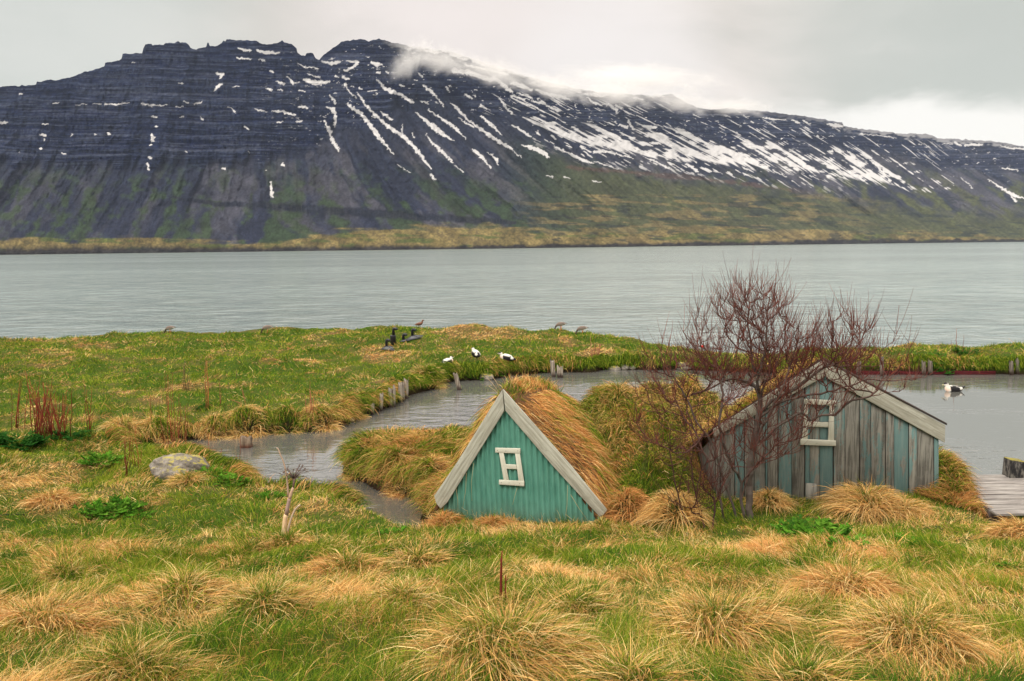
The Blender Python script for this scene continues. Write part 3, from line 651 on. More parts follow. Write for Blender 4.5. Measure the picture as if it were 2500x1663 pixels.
# dark columnar sill low on the slope
sy = interp([(400, 478), (520, 497), (700, 505), (830, 515), (1000, 528), (1220, 541), (1300, 545)], MPX)[None]
th = interp([(400, 3), (520, 8), (700, 12), (830, 15), (1000, 13), (1220, 10), (1300, 0)], MPX)[None]
cols_ = fbm(PXg / 2.6, PYg / 30.0, 2, 520)
sill = sstep(th, th * 0.4, np.abs(PYg - sy + (fbm(PXg / 16.0, PXg * 0, 2, 530) - .5) * 8)) * (MPX[None] > 420) * (MPX[None] < 1260) * sstep(0.25, 0.5, fbm(PXg / 40.0, PXg * 0 + 9, 3, 531) + interp([(400, -.1), (650, .15), (1300, .15)], MPX)[None])
col = lerp(col, lerp(C3(.004, .006, .013), C3(.022, .023, .027), cols_[..., None]), (sill * 0.95)[..., None])
# olive and tan grass on the lower ground
tanline = interp([(-520, 585), (0, 585), (90, 578), (150, 585), (350, 582), (450, 590), (700, 588), (800, 568), (900, 558), (980, 556), (1080, 548), (1180, 552), (1250, 560), (1500, 566), (1750, 556), (1900, 568), (2100, 566), (2300, 574), (2500, 584), (2920, 584)], MPX)[None]
tan = sstep(-5, 6, PYg - tanline + (fbm(PXg / 60.0, PYg / 9.0, 4, 540) - .5) * 34)
tanc = lerp(C3(.060, .050, .022), C3(.150, .115, .048), n1_[..., None] ** 1.0)
tanc = lerp(tanc, C3(.055, .065, .02), sstep(.55, .7, fbm(PXg / 60., PYg / 12., 3, 545))[..., None])
col = lerp(col, tanc, (tan * (.75 + .25 * sstep(.3, .6, n2_)))[..., None])
pt = sstep(0.50, 0.60, fbm(PXg / 70.0, (PYg - PXg * 0.07) / 8.0, 4, 550)) * (PYg > 475) * sstep(1230, 1360, PXg) * sstep(2250, 1900, PXg)
col = lerp(col, C3(.115, .088, .040), (pt * .75)[..., None])
dk = sstep(0.60, 0.68, fbm(PXg / 40.0, (PYg - PXg * 0.05) / 7.0, 4, 555)) * (PYg > 480) * sstep(1230, 1360, PXg)
col = lerp(col, C3(.014, .018, .018), (dk * .7)[..., None])
oy = interp([(1370, 408), (1430, 412), (1600, 426), (1750, 440), (1900, 460), (2050, 480)], MPX)[None]
orange = sstep(7, 1, np.abs(PYg - oy) + (n1_ - .5) * 16) * (MPX[None] > 1380) * sstep(2050, 1850, MPX)[None]
col = lerp(col, C3(.075, .044, .030), (orange * .7)[..., None])
shore = sstep(interp([(0, 24), (300, 22), (600, 17), (900, 18), (1250, 11), (1500, 13), (1900, 13), (2500, 7)], MPX)[None], 5, boty[None] - PYg + (fbm(PXg / 14.0, PXg * 0, 3, 560) - .5) * 10)
col = lerp(col, lerp(C3(.003, .004, .008), C3(.022, .021, .024), n2_[..., None]), (shore * .95)[..., None])
crk = fbm(S_ / 7.0, PYg / 22.0, 3, 571); brk = fbm(PXg / 5.0, STR / 2.4, 3, 573)
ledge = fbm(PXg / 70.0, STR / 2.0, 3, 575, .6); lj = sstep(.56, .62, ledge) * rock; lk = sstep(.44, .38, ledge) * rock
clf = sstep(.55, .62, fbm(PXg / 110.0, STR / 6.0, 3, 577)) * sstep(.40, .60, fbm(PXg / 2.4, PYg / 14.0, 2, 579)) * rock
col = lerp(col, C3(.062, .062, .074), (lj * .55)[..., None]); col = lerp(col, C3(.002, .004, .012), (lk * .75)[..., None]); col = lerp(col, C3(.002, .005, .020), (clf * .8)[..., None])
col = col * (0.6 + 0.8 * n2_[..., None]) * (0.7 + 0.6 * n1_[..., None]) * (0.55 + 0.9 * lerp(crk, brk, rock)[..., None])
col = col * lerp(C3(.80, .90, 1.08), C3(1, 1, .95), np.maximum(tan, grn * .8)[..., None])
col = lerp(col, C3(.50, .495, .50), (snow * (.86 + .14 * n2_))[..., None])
idx = np.arange(NXM * NYM).reshape(NYM, NXM)
Q = np.stack([idx[:-1, :-1], idx[:-1, 1:], idx[1:, 1:], idx[1:, :-1]], -1).reshape(-1, 4)
# back slope
back = MV[-1].copy(); back[:, 1] += 900; back[:, 0] *= (back[:, 1] / MV[-1][:, 1]); back[:, 2] *= 0.6
back2 = back.copy(); back2[:, 1] += 2500; back2[:, 2] = -5
allV = np.concatenate([MV.reshape(-1, 3), back, back2]); n0 = NXM * NYM
a_ = np.arange(NXM - 1); r1 = np.arange((NYM - 1) * NXM, NYM * NXM - 1)
Q = np.concatenate([Q, np.stack([r1, r1 + 1, n0 + a_ + 1, n0 + a_], -1), np.stack([n0 + a_, n0 + a_ + 1, n0 + NXM + a_ + 1, n0 + NXM + a_], -1)])
cc = np.concatenate([col.reshape(-1, 3), np.zeros((2 * NXM, 3)) + .03])
m, t, o = new_mat('mountain_rock_and_snow')
a = t.add('ShaderNodeAttribute', attribute_name='Col').outputs['Color']
principled(t, o, a, 0.95, None, spec=0.05)
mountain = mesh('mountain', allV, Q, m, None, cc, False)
tag(mountain, kind='structure', label='long dark layered mountain streaked with snow across the fjord', cat='mountain')

# ------------------------------------------------------------------ blades
def nrm(a): return a / (np.linalg.norm(a, axis=-1, keepdims=True) + 1e-9)
def blades(P, d0, d1, L, wd, S, C, clamp=None, kink=1.0, tipw=0.15):
    """P roots (n,3); d0/d1 start/end directions; returns V, F, colours; each blade S segments, ribbon tapering to the tip"""
    n = len(P); d0 = nrm(d0); d1 = nrm(d1)
    side = nrm(np.cross(d0 + d1 * 0.5, RS.normal(size=(n, 3)) + np.array([0, -0.0, 0]))); cur = P.copy()
    Vs = []
    for s_ in range(S + 1):
        f = s_ / S; wv = (wd * (1 - f * (1 - tipw)))[:, None]
        c_ = cur.copy()
        if clamp is not None:
            g_ = clamp(c_[:, 0], c_[:, 1]) + 0.006 + 0.02 * RS.rand(n); c_[:, 2] = np.maximum(c_[:, 2], g_); cur[:, 2] = c_[:, 2]
        Vs.append(np.stack([c_ - side * wv, c_ + side * wv], 1))
        fm = ((s_ + 0.5) / S) ** kink
        cur = cur + nrm(d0 * (1 - fm) + d1 * fm) * (L / S)[:, None]
    V = np.stack(Vs, 1)                      # n, S+1, 2, 3
    base = (np.arange(n) * (S + 1) * 2)[:, None]
    Q = np.concatenate([np.stack([base[:, 0] + 2 * k, base[:, 0] + 2 * k + 1, base[:, 0] + 2 * k + 3, base[:, 0] + 2 * k + 2], -1) for k in range(S)])
    return V.reshape(-1, 3), Q, np.repeat(C, (S + 1) * 2, axis=0)
STRAW = np.array([[.78, .48, .165], [.84, .57, .22], [.60, .34, .11], [.74, .41, .15], [.90, .68, .32]])
REDSTRAW = np.array([[.60, .28, .09], [.68, .34, .12], [.46, .20, .065], [.70, .42, .17]])
GREEN = np.array([[.20, .28, .020], [.28, .34, .03], [.14, .23, .02], [.36, .38, .05]])
DGREEN = np.array([[.060, .13, .014], [.09, .17, .018], [.04, .09, .012]])
def pick(pal, n, var=0.18):
    c_ = pal[RS.randint(0, len(pal), n)] * (1 + RS.uniform(-var, var, (n, 1))); return c_
def up_bias(n, ang0, az):
    return np.stack([np.sin(ang0) * np.cos(az), np.sin(ang0) * np.sin(az), np.cos(ang0)], -1)

KIND = {   # share of straw, palette of straw, droop range (deg from vertical), lengths (xR), upright share, density
 'big': (.62, STRAW, (105, 165), (.5, 1.25), .26, 1.3), 'mid': (.50, STRAW, (95, 155), (.5, 1.15), .28, 1.15), 'straw': (.80, np.concatenate([STRAW, REDSTRAW[1:]]), (100, 160), (.5, 1.2), .15, 1.1),
 'green': (.36, STRAW, (75, 140), (.5, 1.1), .30, 1.1), 'drape': (.80, np.concatenate([STRAW, REDSTRAW[3:]]), (110, 165), (.9, 1.6), .12, 1.0), 'tall': (.88, STRAW, (140, 172), (1.3, 1.9), .10, 1.0),
 'tallr': (.92, REDSTRAW, (145, 172), (1.3, 1.9), .06, 1.0), 'strawr': (.85, REDSTRAW, (100, 150), (.8, 1.4), .15, .9), 'bank': (.75, STRAW, (120, 168), (.9, 1.5), .18, 1.0), 'bankg': (.35, STRAW, (90, 150), (.7, 1.2), .40, 1.0)}
def tussock(i, a, b, R, Hh, kind, label, group):
    p = TPOS[i].copy(); p[2] = gz(p[0], p[1]); root = np.array([p[0], p[1], gz(p[0], p[1]) - 0.02])
    sshare, pal, dr, ln, upr, dens = KIND[kind]
    dcam = max(p[1], 4.0)
    n = int(np.clip(2300 * dens * (R / .4) ** 1.3 * (5.5 / dcam) ** 0.7, 450, 3400))
    wpx = 0.0034 * (dcam / 5.0) ** .45
    rad = R * 0.80 * np.sqrt(RS.rand(n)); az = RS.rand(n) * 2 * math.pi
    px_ = p[0] + rad * np.cos(az); py_ = p[1] + rad * np.sin(az) * 0.9
    P = np.stack([px_, py_, gz(px_, py_) - 0.01], -1)
    f = rad / (R * 0.80); upright = RS.rand(n) < upr * (1.25 - 0.7 * f)
    a0 = np.radians(np.where(upright, RS.uniform(5, 48, n), 15 + 50 * f + RS.uniform(-12, 18, n)))
    a1 = np.radians(np.where(upright, RS.uniform(20, 75, n), RS.uniform(dr[0], dr[1], n)))
    comb = RS.uniform(-1.2, 1.2); cl_ = (fbm(px_ * 6, py_ * 6, 2, 590) - .5) * 4; azz = az + RS.normal(0, .40, n) + cl_ * .6 + comb * .3
    d0 = up_bias(n, a0, azz); d1 = up_bias(n, a1, azz + RS.normal(0, .5, n) + cl_ * .5)
    L = R * RS.uniform(ln[0], ln[1], n) * np.where(upright, .62, 1.0) * (0.55 + .45 * f + .15 * upright)
    strawy = RS.rand(n) < np.clip(sshare + (f - .5) * .35 - .35 * upright + (.1), 0, .97)
    C = np.where(strawy[:, None], pick(pal, n), np.where((RS.rand(n) < .45)[:, None], pick(GREEN, n), pick(DGREEN, n))) * RS.uniform(.55, 1.15, (n, 1))
    V, Q, CC = blades(P, d0, d1, L, np.full(n, wpx) * RS.uniform(.4, 1.25, n) * np.where(strawy, 1, .75), 5, C, clamp=gz)
    g = Geo(); g.add(V, Q=Q, C=CC)
    if dcam < 9:     # a few long loose straws
        k = 26; az = RS.rand(k) * 6.28; rr = R * .4 * RS.rand(k); q = np.stack([p[0] + rr * np.cos(az), p[1] + rr * np.sin(az), 0 * az], -1); q[:, 2] = gz(q[:, 0], q[:, 1])
        V, Q, CC = blades(q, up_bias(k, np.radians(RS.uniform(15, 75, k)), az), up_bias(k, np.radians(RS.uniform(50, 115, k)), az), R * RS.uniform(.8, 1.45, k), np.full(k, .0017), 5, pick(STRAW[[0, 1, 4]], k), clamp=gz); g.add(V, Q=Q, C=CC)
    o = g.build('grass_tussock', BLADE, origin=root); tag(o, label, 'tussock', group); return o
for i, (a, b, R, Hh, k, lab) in enumerate(TUS):
    grp = 'tussocks on the foreground meadow' if b > 1300 or i in (15, 43) else 'tussocks around the huts and along the water'
    tussock(i, a, b, R, Hh, k, lab, grp)

# ---- meadow grass: uncountable cover
def cover(name, label, n, dmin, dmax, hw, lmin, lmax, wfac, S, um=0.66, power=1.0, sbias=0.0, accept=None, lay=1.0):
    d = (dmin ** (2 - power) + RS.rand(n) * (dmax ** (2 - power) - dmin ** (2 - power))) ** (1 / (2 - power)) if power < 2 else dmin * (dmax / dmin) ** RS.rand(n)
    x = RS.uniform(-um, um, n) * d; y = d
    z = gz(x, y); ok = z > 0.10
    if accept is not None: ok &= accept(x, y)
    x, y, z = x[ok], y[ok], z[ok]; n = len(x)
    s = sample(SM, x, y); straw = RS.rand(n) < np.clip(s * 1.15 - .05 + sbias, 0.08, .96)
    az = RS.rand(n) * 6.283
    flow = fbm(x * .7, y * .7, 2, 600) * 12.6         # patches combed the same way
    az = np.where(RS.rand(n) < .6, flow + RS.normal(0, .6, n), az)
    a0 = np.radians(np.where(straw, RS.uniform(15, 75, n), RS.uniform(2, 40, n)) * lay); a1 = np.radians(np.where(straw, RS.uniform(60, 115, n), RS.uniform(15, 80, n)) * lay)
    C_=None; L = RS.uniform(lmin, lmax, n) * np.where(straw, 1.35, 1.0) * (0.45 + 1.1 * fbm(x * 1.3, y * 1.3, 2, 610)) * (.6 + 1.5 * np.clip(fbm(x * 3.3, y * 3.3, 2, 612) - .35, 0, 1) ** 1.0 * 1.6)
    tone = fbm(x * 1.1, y * 1.1, 3, 620)[:, None]
    redd = (fbm(x * .9, y * .9, 2, 630) > .55) & (RS.rand(n) < .5)
    C = np.where(straw[:, None], np.where(redd[:, None], pick(REDSTRAW[[0, 1, 3]], n) * 1.1, pick(STRAW, n)), np.where((RS.rand(n)[:, None] < tone * 1.5 - .25), pick(GREEN, n), pick(DGREEN, n) * 1.35)) * RS.uniform(.65, 1.15, (n, 1))
    P = np.stack([x, y, z - .005], -1)
    V, Q, CC = blades(P, up_bias(n, a0, az), up_bias(n, a1, az), L, np.maximum(.0016, wfac * y) * RS.uniform(.6, 1.3, n), S, C, clamp=gz if S > 2 else None)
    g = Geo(); g.add(V, Q=Q, C=CC); o = g.build(name, BLADE); tag(o, label, 'grass', None, 'stuff'); return o
cover('meadow_grass', 'short green and straw grass of the foreground meadow', 210000, 3.6, 9.5, 0, .06, .14, .00040, 3, power=0.2)
cover('meadow_grass', 'short grass of the meadow in front of the huts', 210000, 9.0, 19.0, 0, .06, .13, .00036, 2, power=0.6)
cover('bank_grass', 'grass covering the low peninsula beyond the channel', 340000, 16.0, 41.0, 0, .05, .13, .00034, 1, um=.68, power=0.9, sbias=-.20)
# overhanging fringe along the water's edge
def edge_fringe(name, label, n, cond, lo_, hi_):
    k = np.where((SD_L.ravel() > 0.05) & (SD_L.ravel() < .42) & cond.ravel() & (HG.ravel() > .04))[0]
    q = k[RS.randint(0, len(k), n)]; x = GXX.ravel()[q] + RS.uniform(-.04, .04, n); y = GYY.ravel()[q] + RS.uniform(-.04, .04, n)
    e = .15; gxv = sample(SD_L, x + e, y) - sample(SD_L, x - e, y); gyv = sample(SD_L, x, y + e) - sample(SD_L, x, y - e)
    az = np.arctan2(-gyv, -gxv) + RS.normal(0, .35, n); cl = fbm(x * 2.2, y * 2.2, 2, 640)
    L = RS.uniform(lo_, hi_, n) * (.4 + 1.2 * cl)
    straw = RS.rand(n) < .22 + .9 * (fbm(x * 1.4, y * 1.4, 2, 645) - .35) - .25 * (y > 26.5)
    C = np.where(straw[:, None], pick(np.concatenate([STRAW[:4], REDSTRAW]), n), np.where(RS.rand(n)[:, None] < .5, pick(GREEN, n), pick(DGREEN, n))) * RS.uniform(.5, 1.1, (n, 1))
    V, Q, CC = blades(np.stack([x, y, gz(x, y)], -1), up_bias(n, np.radians(RS.uniform(15, 60, n)), az), up_bias(n, np.radians(RS.uniform(130, 172, n)), az), L, .00036 * y * RS.uniform(.7, 1.3, n), 4, C)
    V = V[:]; V[:, 2] = np.maximum(V[:, 2], 0.01)
    g = Geo(); g.add(V, Q=Q, C=CC); o = g.build(name, BLADE); tag(o, label, 'grass', None, 'stuff')
edge_fringe('bank_fringe_grass', 'long grass hanging over the edge of the channel and pond', 52000, (GYY > 14) & (np.abs(GXX) < .66 * GYY), .25, .5)
# turf bank between the huts: combed long grass
def bank_cover(name, label, msk, n, lo_, hi_, sb):
    k = np.where(msk.ravel())[0]; q = k[RS.randint(0, len(k), n)]; x = GXX.ravel()[q] + RS.uniform(-.04, .04, n); y = GYY.ravel()[q] + RS.uniform(-.04, .04, n); e = .2
    gxv = gz(x + e, y) - gz(x - e, y); gyv = gz(x, y + e) - gz(x, y - e); az = np.arctan2(-gyv, -gxv) + RS.normal(0, .6, n) + (fbm(x * 2.5, y * 2.5, 2, 658) - .5) * 4; slope = np.hypot(gxv, gyv) / (2 * e)
    straw = RS.rand(n) < np.clip(sb + 1.6 * (fbm(x * 1.5, y * 1.5, 3, 650) - .5), 0.05, .95)
    pal = np.where((fbm(x * 1.2, y * 1.2, 2, 655) > .5)[:, None], pick(REDSTRAW, n), pick(STRAW[:4], n))
    C = np.where(straw[:, None], pal, np.where(RS.rand(n)[:, None] < .55, pick(GREEN, n), pick(DGREEN, n))) * RS.uniform(.5, 1.15, (n, 1))
    V, Q, CC = blades(np.stack([x, y, gz(x, y)], -1), up_bias(n, np.radians(RS.uniform(5, 45, n)), az), up_bias(n, np.radians(95 + 65 * np.clip(slope, 0, 1) + RS.uniform(-15, 10, n)), az), RS.uniform(lo_, hi_, n) * (.5 + fbm(x * 2, y * 2, 2, 657)), .00036 * y * RS.uniform(.7, 1.3, n), 4, C, clamp=gz)
    g = Geo(); g.add(V, Q=Q, C=CC); o = g.build(name, BLADE); tag(o, label, 'grass', None, 'stuff')
bank_cover('turf_bank_grass', 'shaggy straw and green grass on the turf bank between the two huts', (sdA > -.1) & (GXX < 4.8), 34000, .14, .38, .33)
bank_cover('turf_bank_grass', 'shaggy grass on the turf wall against the right side of the plank shed', (sdB > -.1), 9000, .15, .4, .55)
isl = (GYY > 15.0) & (GYY < 19.2) & (GXX < -.4) & (GXX > -4) & (HG > .1) & (SD_L < 2.0) & (GXX > -3.8 + 0 * GYY)
ip = at_z(960, 1165, 0)
isl = (np.hypot(GXX - ip[0], (GYY - 17.3)) < 2.0) & (HG > .08) & (GYY > 15.2)
bank_cover('islet_grass', 'long straw and green grass covering the islet left of the green hut', isl, 14000, .15, .38, .5)

# ------------------------------------------------------------------ green A-frame turf hut
def hut():
    a = math.radians(15); r = np.array([math.cos(a), -math.sin(a), 0]); bk = np.array([math.sin(a), math.cos(a), 0]); n = -bk
    P0 = ground_at(1262, 1272).copy(); P0[2] = gz(P0[0], P0[1])
    root = empty('turf_hut', P0)
    tag(root, 'small turf roofed A-frame hut with a green corrugated iron front and white boards', 'hut')
    pl = lambda x, y: at_plane(x, y, P0, n)
    UZ = np.array([0, 0, 1.0])
    def uz(p): return np.dot(p - P0, r), p[2]
    ap = pl(1235, 985); bl = pl(1083, 1232); br = pl(1468, 1248)
    ua, za = uz(ap); ul, zl = uz(bl); ur, zr = uz(br)
    us = np.arange(ul, ur, 0.009); V = []
    zb = P0[2] - 0.35
    top = np.where(us < ua, zl + (us - ul) / (ua - ul) * (za - zl), za + (us - ua) / (ur - ua) * (zr - za))
    rows = 7; Vf = []
    for k in range(rows):
        f = k / (rows - 1); zz_ = zb + (top - zb) * f; lean = 0.035 * (zz_ - zb)
        dep = 0.019 * np.sin((us + lean) * 2 * math.pi / 0.084)
        Vf.append(P0 + us[:, None] * r + (zz_ - P0[2])[:, None] * UZ + (dep + 0.0)[:, None] * n)
    Vf = np.stack(Vf, 0); m_ = len(us); F0 = Vf.reshape(-1, 3); B0 = (Vf + bk * 0.03).reshape(-1, 3); nn_ = rows * m_
    Q = [[i * m_ + j, i * m_ + j + 1, (i + 1) * m_ + j + 1, (i + 1) * m_ + j] for i in range(rows - 1) for j in range(m_ - 1)]
    Qb = [[q + nn_ for q in qq[::-1]] for qq in Q]
    g = Geo(); g.add(np.concatenate([F0, B0]), Q=Q + Qb); g.build('front_wall', TEAL, root, col=False, smooth=True)
    # barge boards
    for poly in ([(1229, 949), (1233.5, 1002), (1095, 1224), (1079, 1240), (1068, 1226), (1063, 1208), (1120, 1125)], [(1230.5, 949), (1395, 1134), (1440, 1190), (1484, 1243), (1475, 1254), (1466, 1260), (1350, 1134), (1236, 1001)]):
        g = Geo(); P = np.array([pl(x, y) for x, y in poly]) + n * 0.026
        if poly[0][0] < 1230: P = P[::-1]
        g.board(P, n * 0.036); o = g.build('barge_board', WHITEWOOD, root)
        bv = o.modifiers.new('bevel', 'BEVEL'); bv.width = 0.006; bv.segments = 2
    # window frame: five battens nailed on
    fr = Geo()
    def batten(pts, base=0.022, th=0.022):
        P = np.array([pl(x, y) for x, y in pts]) + n * base; fr.board(P, n * th)
    batten([(1220, 1104), (1231, 1104), (1244, 1172), (1231.5, 1172)]); batten([(1259, 1105), (1270.5, 1105), (1281, 1174), (1268, 1174)])
    batten([(1232.5, 1132), (1262, 1133.5), (1263.5, 1144.5), (1234, 1143)], .019, .019)
    batten([(1211, 1092), (1272, 1093.5), (1272, 1105.5), (1211, 1103.5)], .024, .024); batten([(1220, 1170), (1281.5, 1173), (1281.5, 1185.5), (1220, 1181)], .024, .026)
    o = fr.build('window_frame', FRAMEWOOD, root); bv = o.modifiers.new('bevel', 'BEVEL'); bv.width = 0.003; bv.segments = 2
    # nail heads
    nl = Geo()
    for x, y in [(1216, 1098), (1237, 1099), (1266, 1099), (1226, 1176), (1245, 1177), (1270, 1179)]:
        p = pl(x, y) + n * 0.0485; nl = Geo(); nl.tube([p, p + n * 0.003], 0.005, 6); nl.build('nail_head', EDGEWOOD, root)
    # turf roof: lofted shell behind the boards
    AP = pl(1229.5, 950); LB = pl(1062, 1222); RB = pl(1486, 1250); LB[2] -= .15; RB[2] -= .3
    NS, NP = 26, 41; V = np.zeros((NS, NP, 3)); Nn = np.zeros((NS, NP, 3)); LEN = 3.1
    for i in range(NS):
        s_ = i / (NS - 1); y_ = s_ * LEN; sag = 0.20 * math.sin(min(s_ * 2.6, 1.57)) + 0.75 * max(0, s_ - .45) ** 1.3
        thick = 0.02 + .13 * min(1, s_ * 7) 
        for j in range(NP):
            u_ = j / (NP - 1) * 2 - 1
            e = LB if u_ < 0 else RB; k = abs(u_)
            p = AP * (1 - k) + e * k; nrm_ = np.cross(e - AP, bk); nrm_ = nrm_ / np.linalg.norm(nrm_); nrm_ *= 1 if nrm_[2] > 0 else -1
            bl_ = np.exp(-(k / .10) ** 2); nv = nrm_ * (1 - bl_) + UZ * bl_ * .9
            bulge = thick * (1 + .9 * math.sin(k * math.pi) * min(1, s_ * 5) * (1.2 if u_ > 0 else .4)) * (0.3 + .7 * min(1, k * 6 + .5))
            no = float(fbm(np.array([u_ * 3.5 + 9]), np.array([y_ * 2.2]), 3, 700)[0]) - .5
            shear = 0.42 * s_ * LEN * 0
            V[i, j] = p + bk * (y_ - 0.01) + nv * (bulge + no * .10 * min(1, s_ * 6)) - UZ * sag * (1 - .3 * k) ; Nn[i, j] = nrm_
    idx = np.arange(NS * NP).reshape(NS, NP); Q = np.stack([idx[:-1, :-1], idx[:-1, 1:], idx[1:, 1:], idx[1:, :-1]], -1).reshape(-1, 4)
    g = Geo(); inner = V - Nn * .06
    Q2 = Q[:, ::-1] + NS * NP
    edge = np.array([[idx[0, j + 1], idx[0, j], idx[0, j] + NS * NP, idx[0, j + 1] + NS * NP] for j in range(NP - 1)])
    g.add(np.concatenate([V.reshape(-1, 3), inner.reshape(-1, 3)]), Q=np.concatenate([Q, Q2, edge]), C=[.13, .07, .035]); turf = g.build('turf_roof', GROUND, root, smooth=True)
    # hanging straw on the turf
    n_ = 17000
    si = RS.rand(n_) ** 1.1 * (NS - 1.01); sj = np.where(RS.rand(n_) < .70, RS.uniform(.5, 1, n_), RS.uniform(0, .5, n_)) * (NP - 1.01)
    i0 = si.astype(int); j0 = sj.astype(int); P = V[i0, j0] * (1 - (sj - j0))[:, None] + V[i0, np.minimum(j0 + 1, NP - 1)] * (sj - j0)[:, None] + bk * ((si - i0) * LEN / (NS - 1))[:, None]
    ku = sj / (NP - 1) * 2 - 1; sgn = np.sign(ku)[:, None]
    down = nrm(np.where(sgn > 0, (RB - AP)[None], (LB - AP)[None])); NN = Nn[i0, j0]
    wv = (fbm(si * .35, sj * .2, 3, 710) - .5)[:, None]
    d0 = NN * RS.uniform(.1, .7, (n_, 1)) + down * RS.uniform(.2, 1, (n_, 1)) + bk * (RS.normal(0, .35, (n_, 1)) + wv * 2.2 + .1)
    d1 = down * 1.0 - UZ * .35 + bk * (RS.normal(0, .3, (n_, 1)) + wv * 1.5) + NN * RS.uniform(-.15, .12, (n_, 1))
    top_ = np.abs(ku) < .10
    d0[top_] = UZ + RS.normal(0, .45, (top_.sum(), 3)); d1[top_] = UZ * .1 + RS.normal(0, .8, (top_.sum(), 3))
    L = RS.uniform(.14, .42, n_) * np.where(top_, .55, 1) * np.where(si < 1.2, .6, 1)
    g1 = fbm(si * .45, sj * .28, 3, 720); green = (RS.rand(n_) < np.clip((g1 - .54) * 4, 0, .8) + .10 + .4 * (top_ & (si < 4)) + .25 * (si > NS * .5)) | (ku < -.2) & (RS.rand(n_) < .35)
    C = np.where(green[:, None], np.where(RS.rand(n_)[:, None] < .5, pick(GREEN, n_), pick(DGREEN, n_)), np.where(RS.rand(n_)[:, None] < .78 - .25 * (ku < 0)[:, None], pick(REDSTRAW, n_), pick(STRAW, n_)))
    Vb, Qb, CC = blades(P, d0, d1, L, np.full(n_, .0045) * RS.uniform(.6, 1.3, n_), 4, C)
    g = Geo(); g.add(Vb, Q=Qb, C=CC)
    # long stalks standing on the ridge
    for (x0, y0, x1, y1) in [(1215, 962, 1175, 915), (1218, 958, 1195, 918), (1212, 965, 1188, 945), (1240, 955, 1243, 915), (1200, 985, 1170, 975)]:
        p0 = pl(x0, y0); p1 = pl(x1, y1); g.tube([p0 + bk * .1, (p0 + p1) / 2 + bk * .12 + r * .01, p1 + bk * .1], [.004, .003, .002], 4, C=[.6, .45, .25])
    g.build('roof_grass', BLADE, root)['kind'] = 'stuff'
    # dry straws in front of the wall
    g = Geo()
    for (x0, y0, x1, y1, bend) in [(1133, 1236, 1142, 1152, 3), (1155, 1220, 1160, 1128, -4), (1121, 1240, 1117, 1190, 2), (1254, 1229, 1265, 1188, 0), (1379, 1283, 1388, 1182, 3), (1382, 1252, 1424, 1289, 2), (1395, 1205, 1440, 1272, -2), (1143, 1245, 1130, 1236, 0)]:
        p0 = pl(x0, y0) + n * .06; p1 = pl(x1, y1) + n * .07; g.tube([p0, (p0 + p1) / 2 + r * bend * .006, p1], [.003, .0028, .002], 4, C=[.55, .45, .24])
    k = 260; xs = RS.uniform(1092, 1440, k); ys_ = np.interp(xs, [1092, 1178, 1342, 1401, 1440], [1222, 1252, 1282, 1290, 1287]); P = np.array([pl(x, y) for x, y in zip(xs, ys_)]) + n * RS.uniform(.03, .1, (k, 1)); P[:, 2] = gz(P[:, 0], P[:, 1])
    Vb, Qb, CC = blades(P, UZ + RS.normal(0, .3, (k, 3)), UZ * .6 + RS.normal(0, .6, (k, 3)), RS.uniform(.08, .26, k), np.full(k, .0035), 4, np.where(RS.rand(k)[:, None] < .35, pick(STRAW, k), pick(DGREEN, k))); g.add(Vb, Q=Qb, C=CC)
    o = g.build('wall_grass', BLADE); tag(o, 'thin dark grass and dry straws growing up against the green front wall', 'grass', None, 'stuff')
hut()

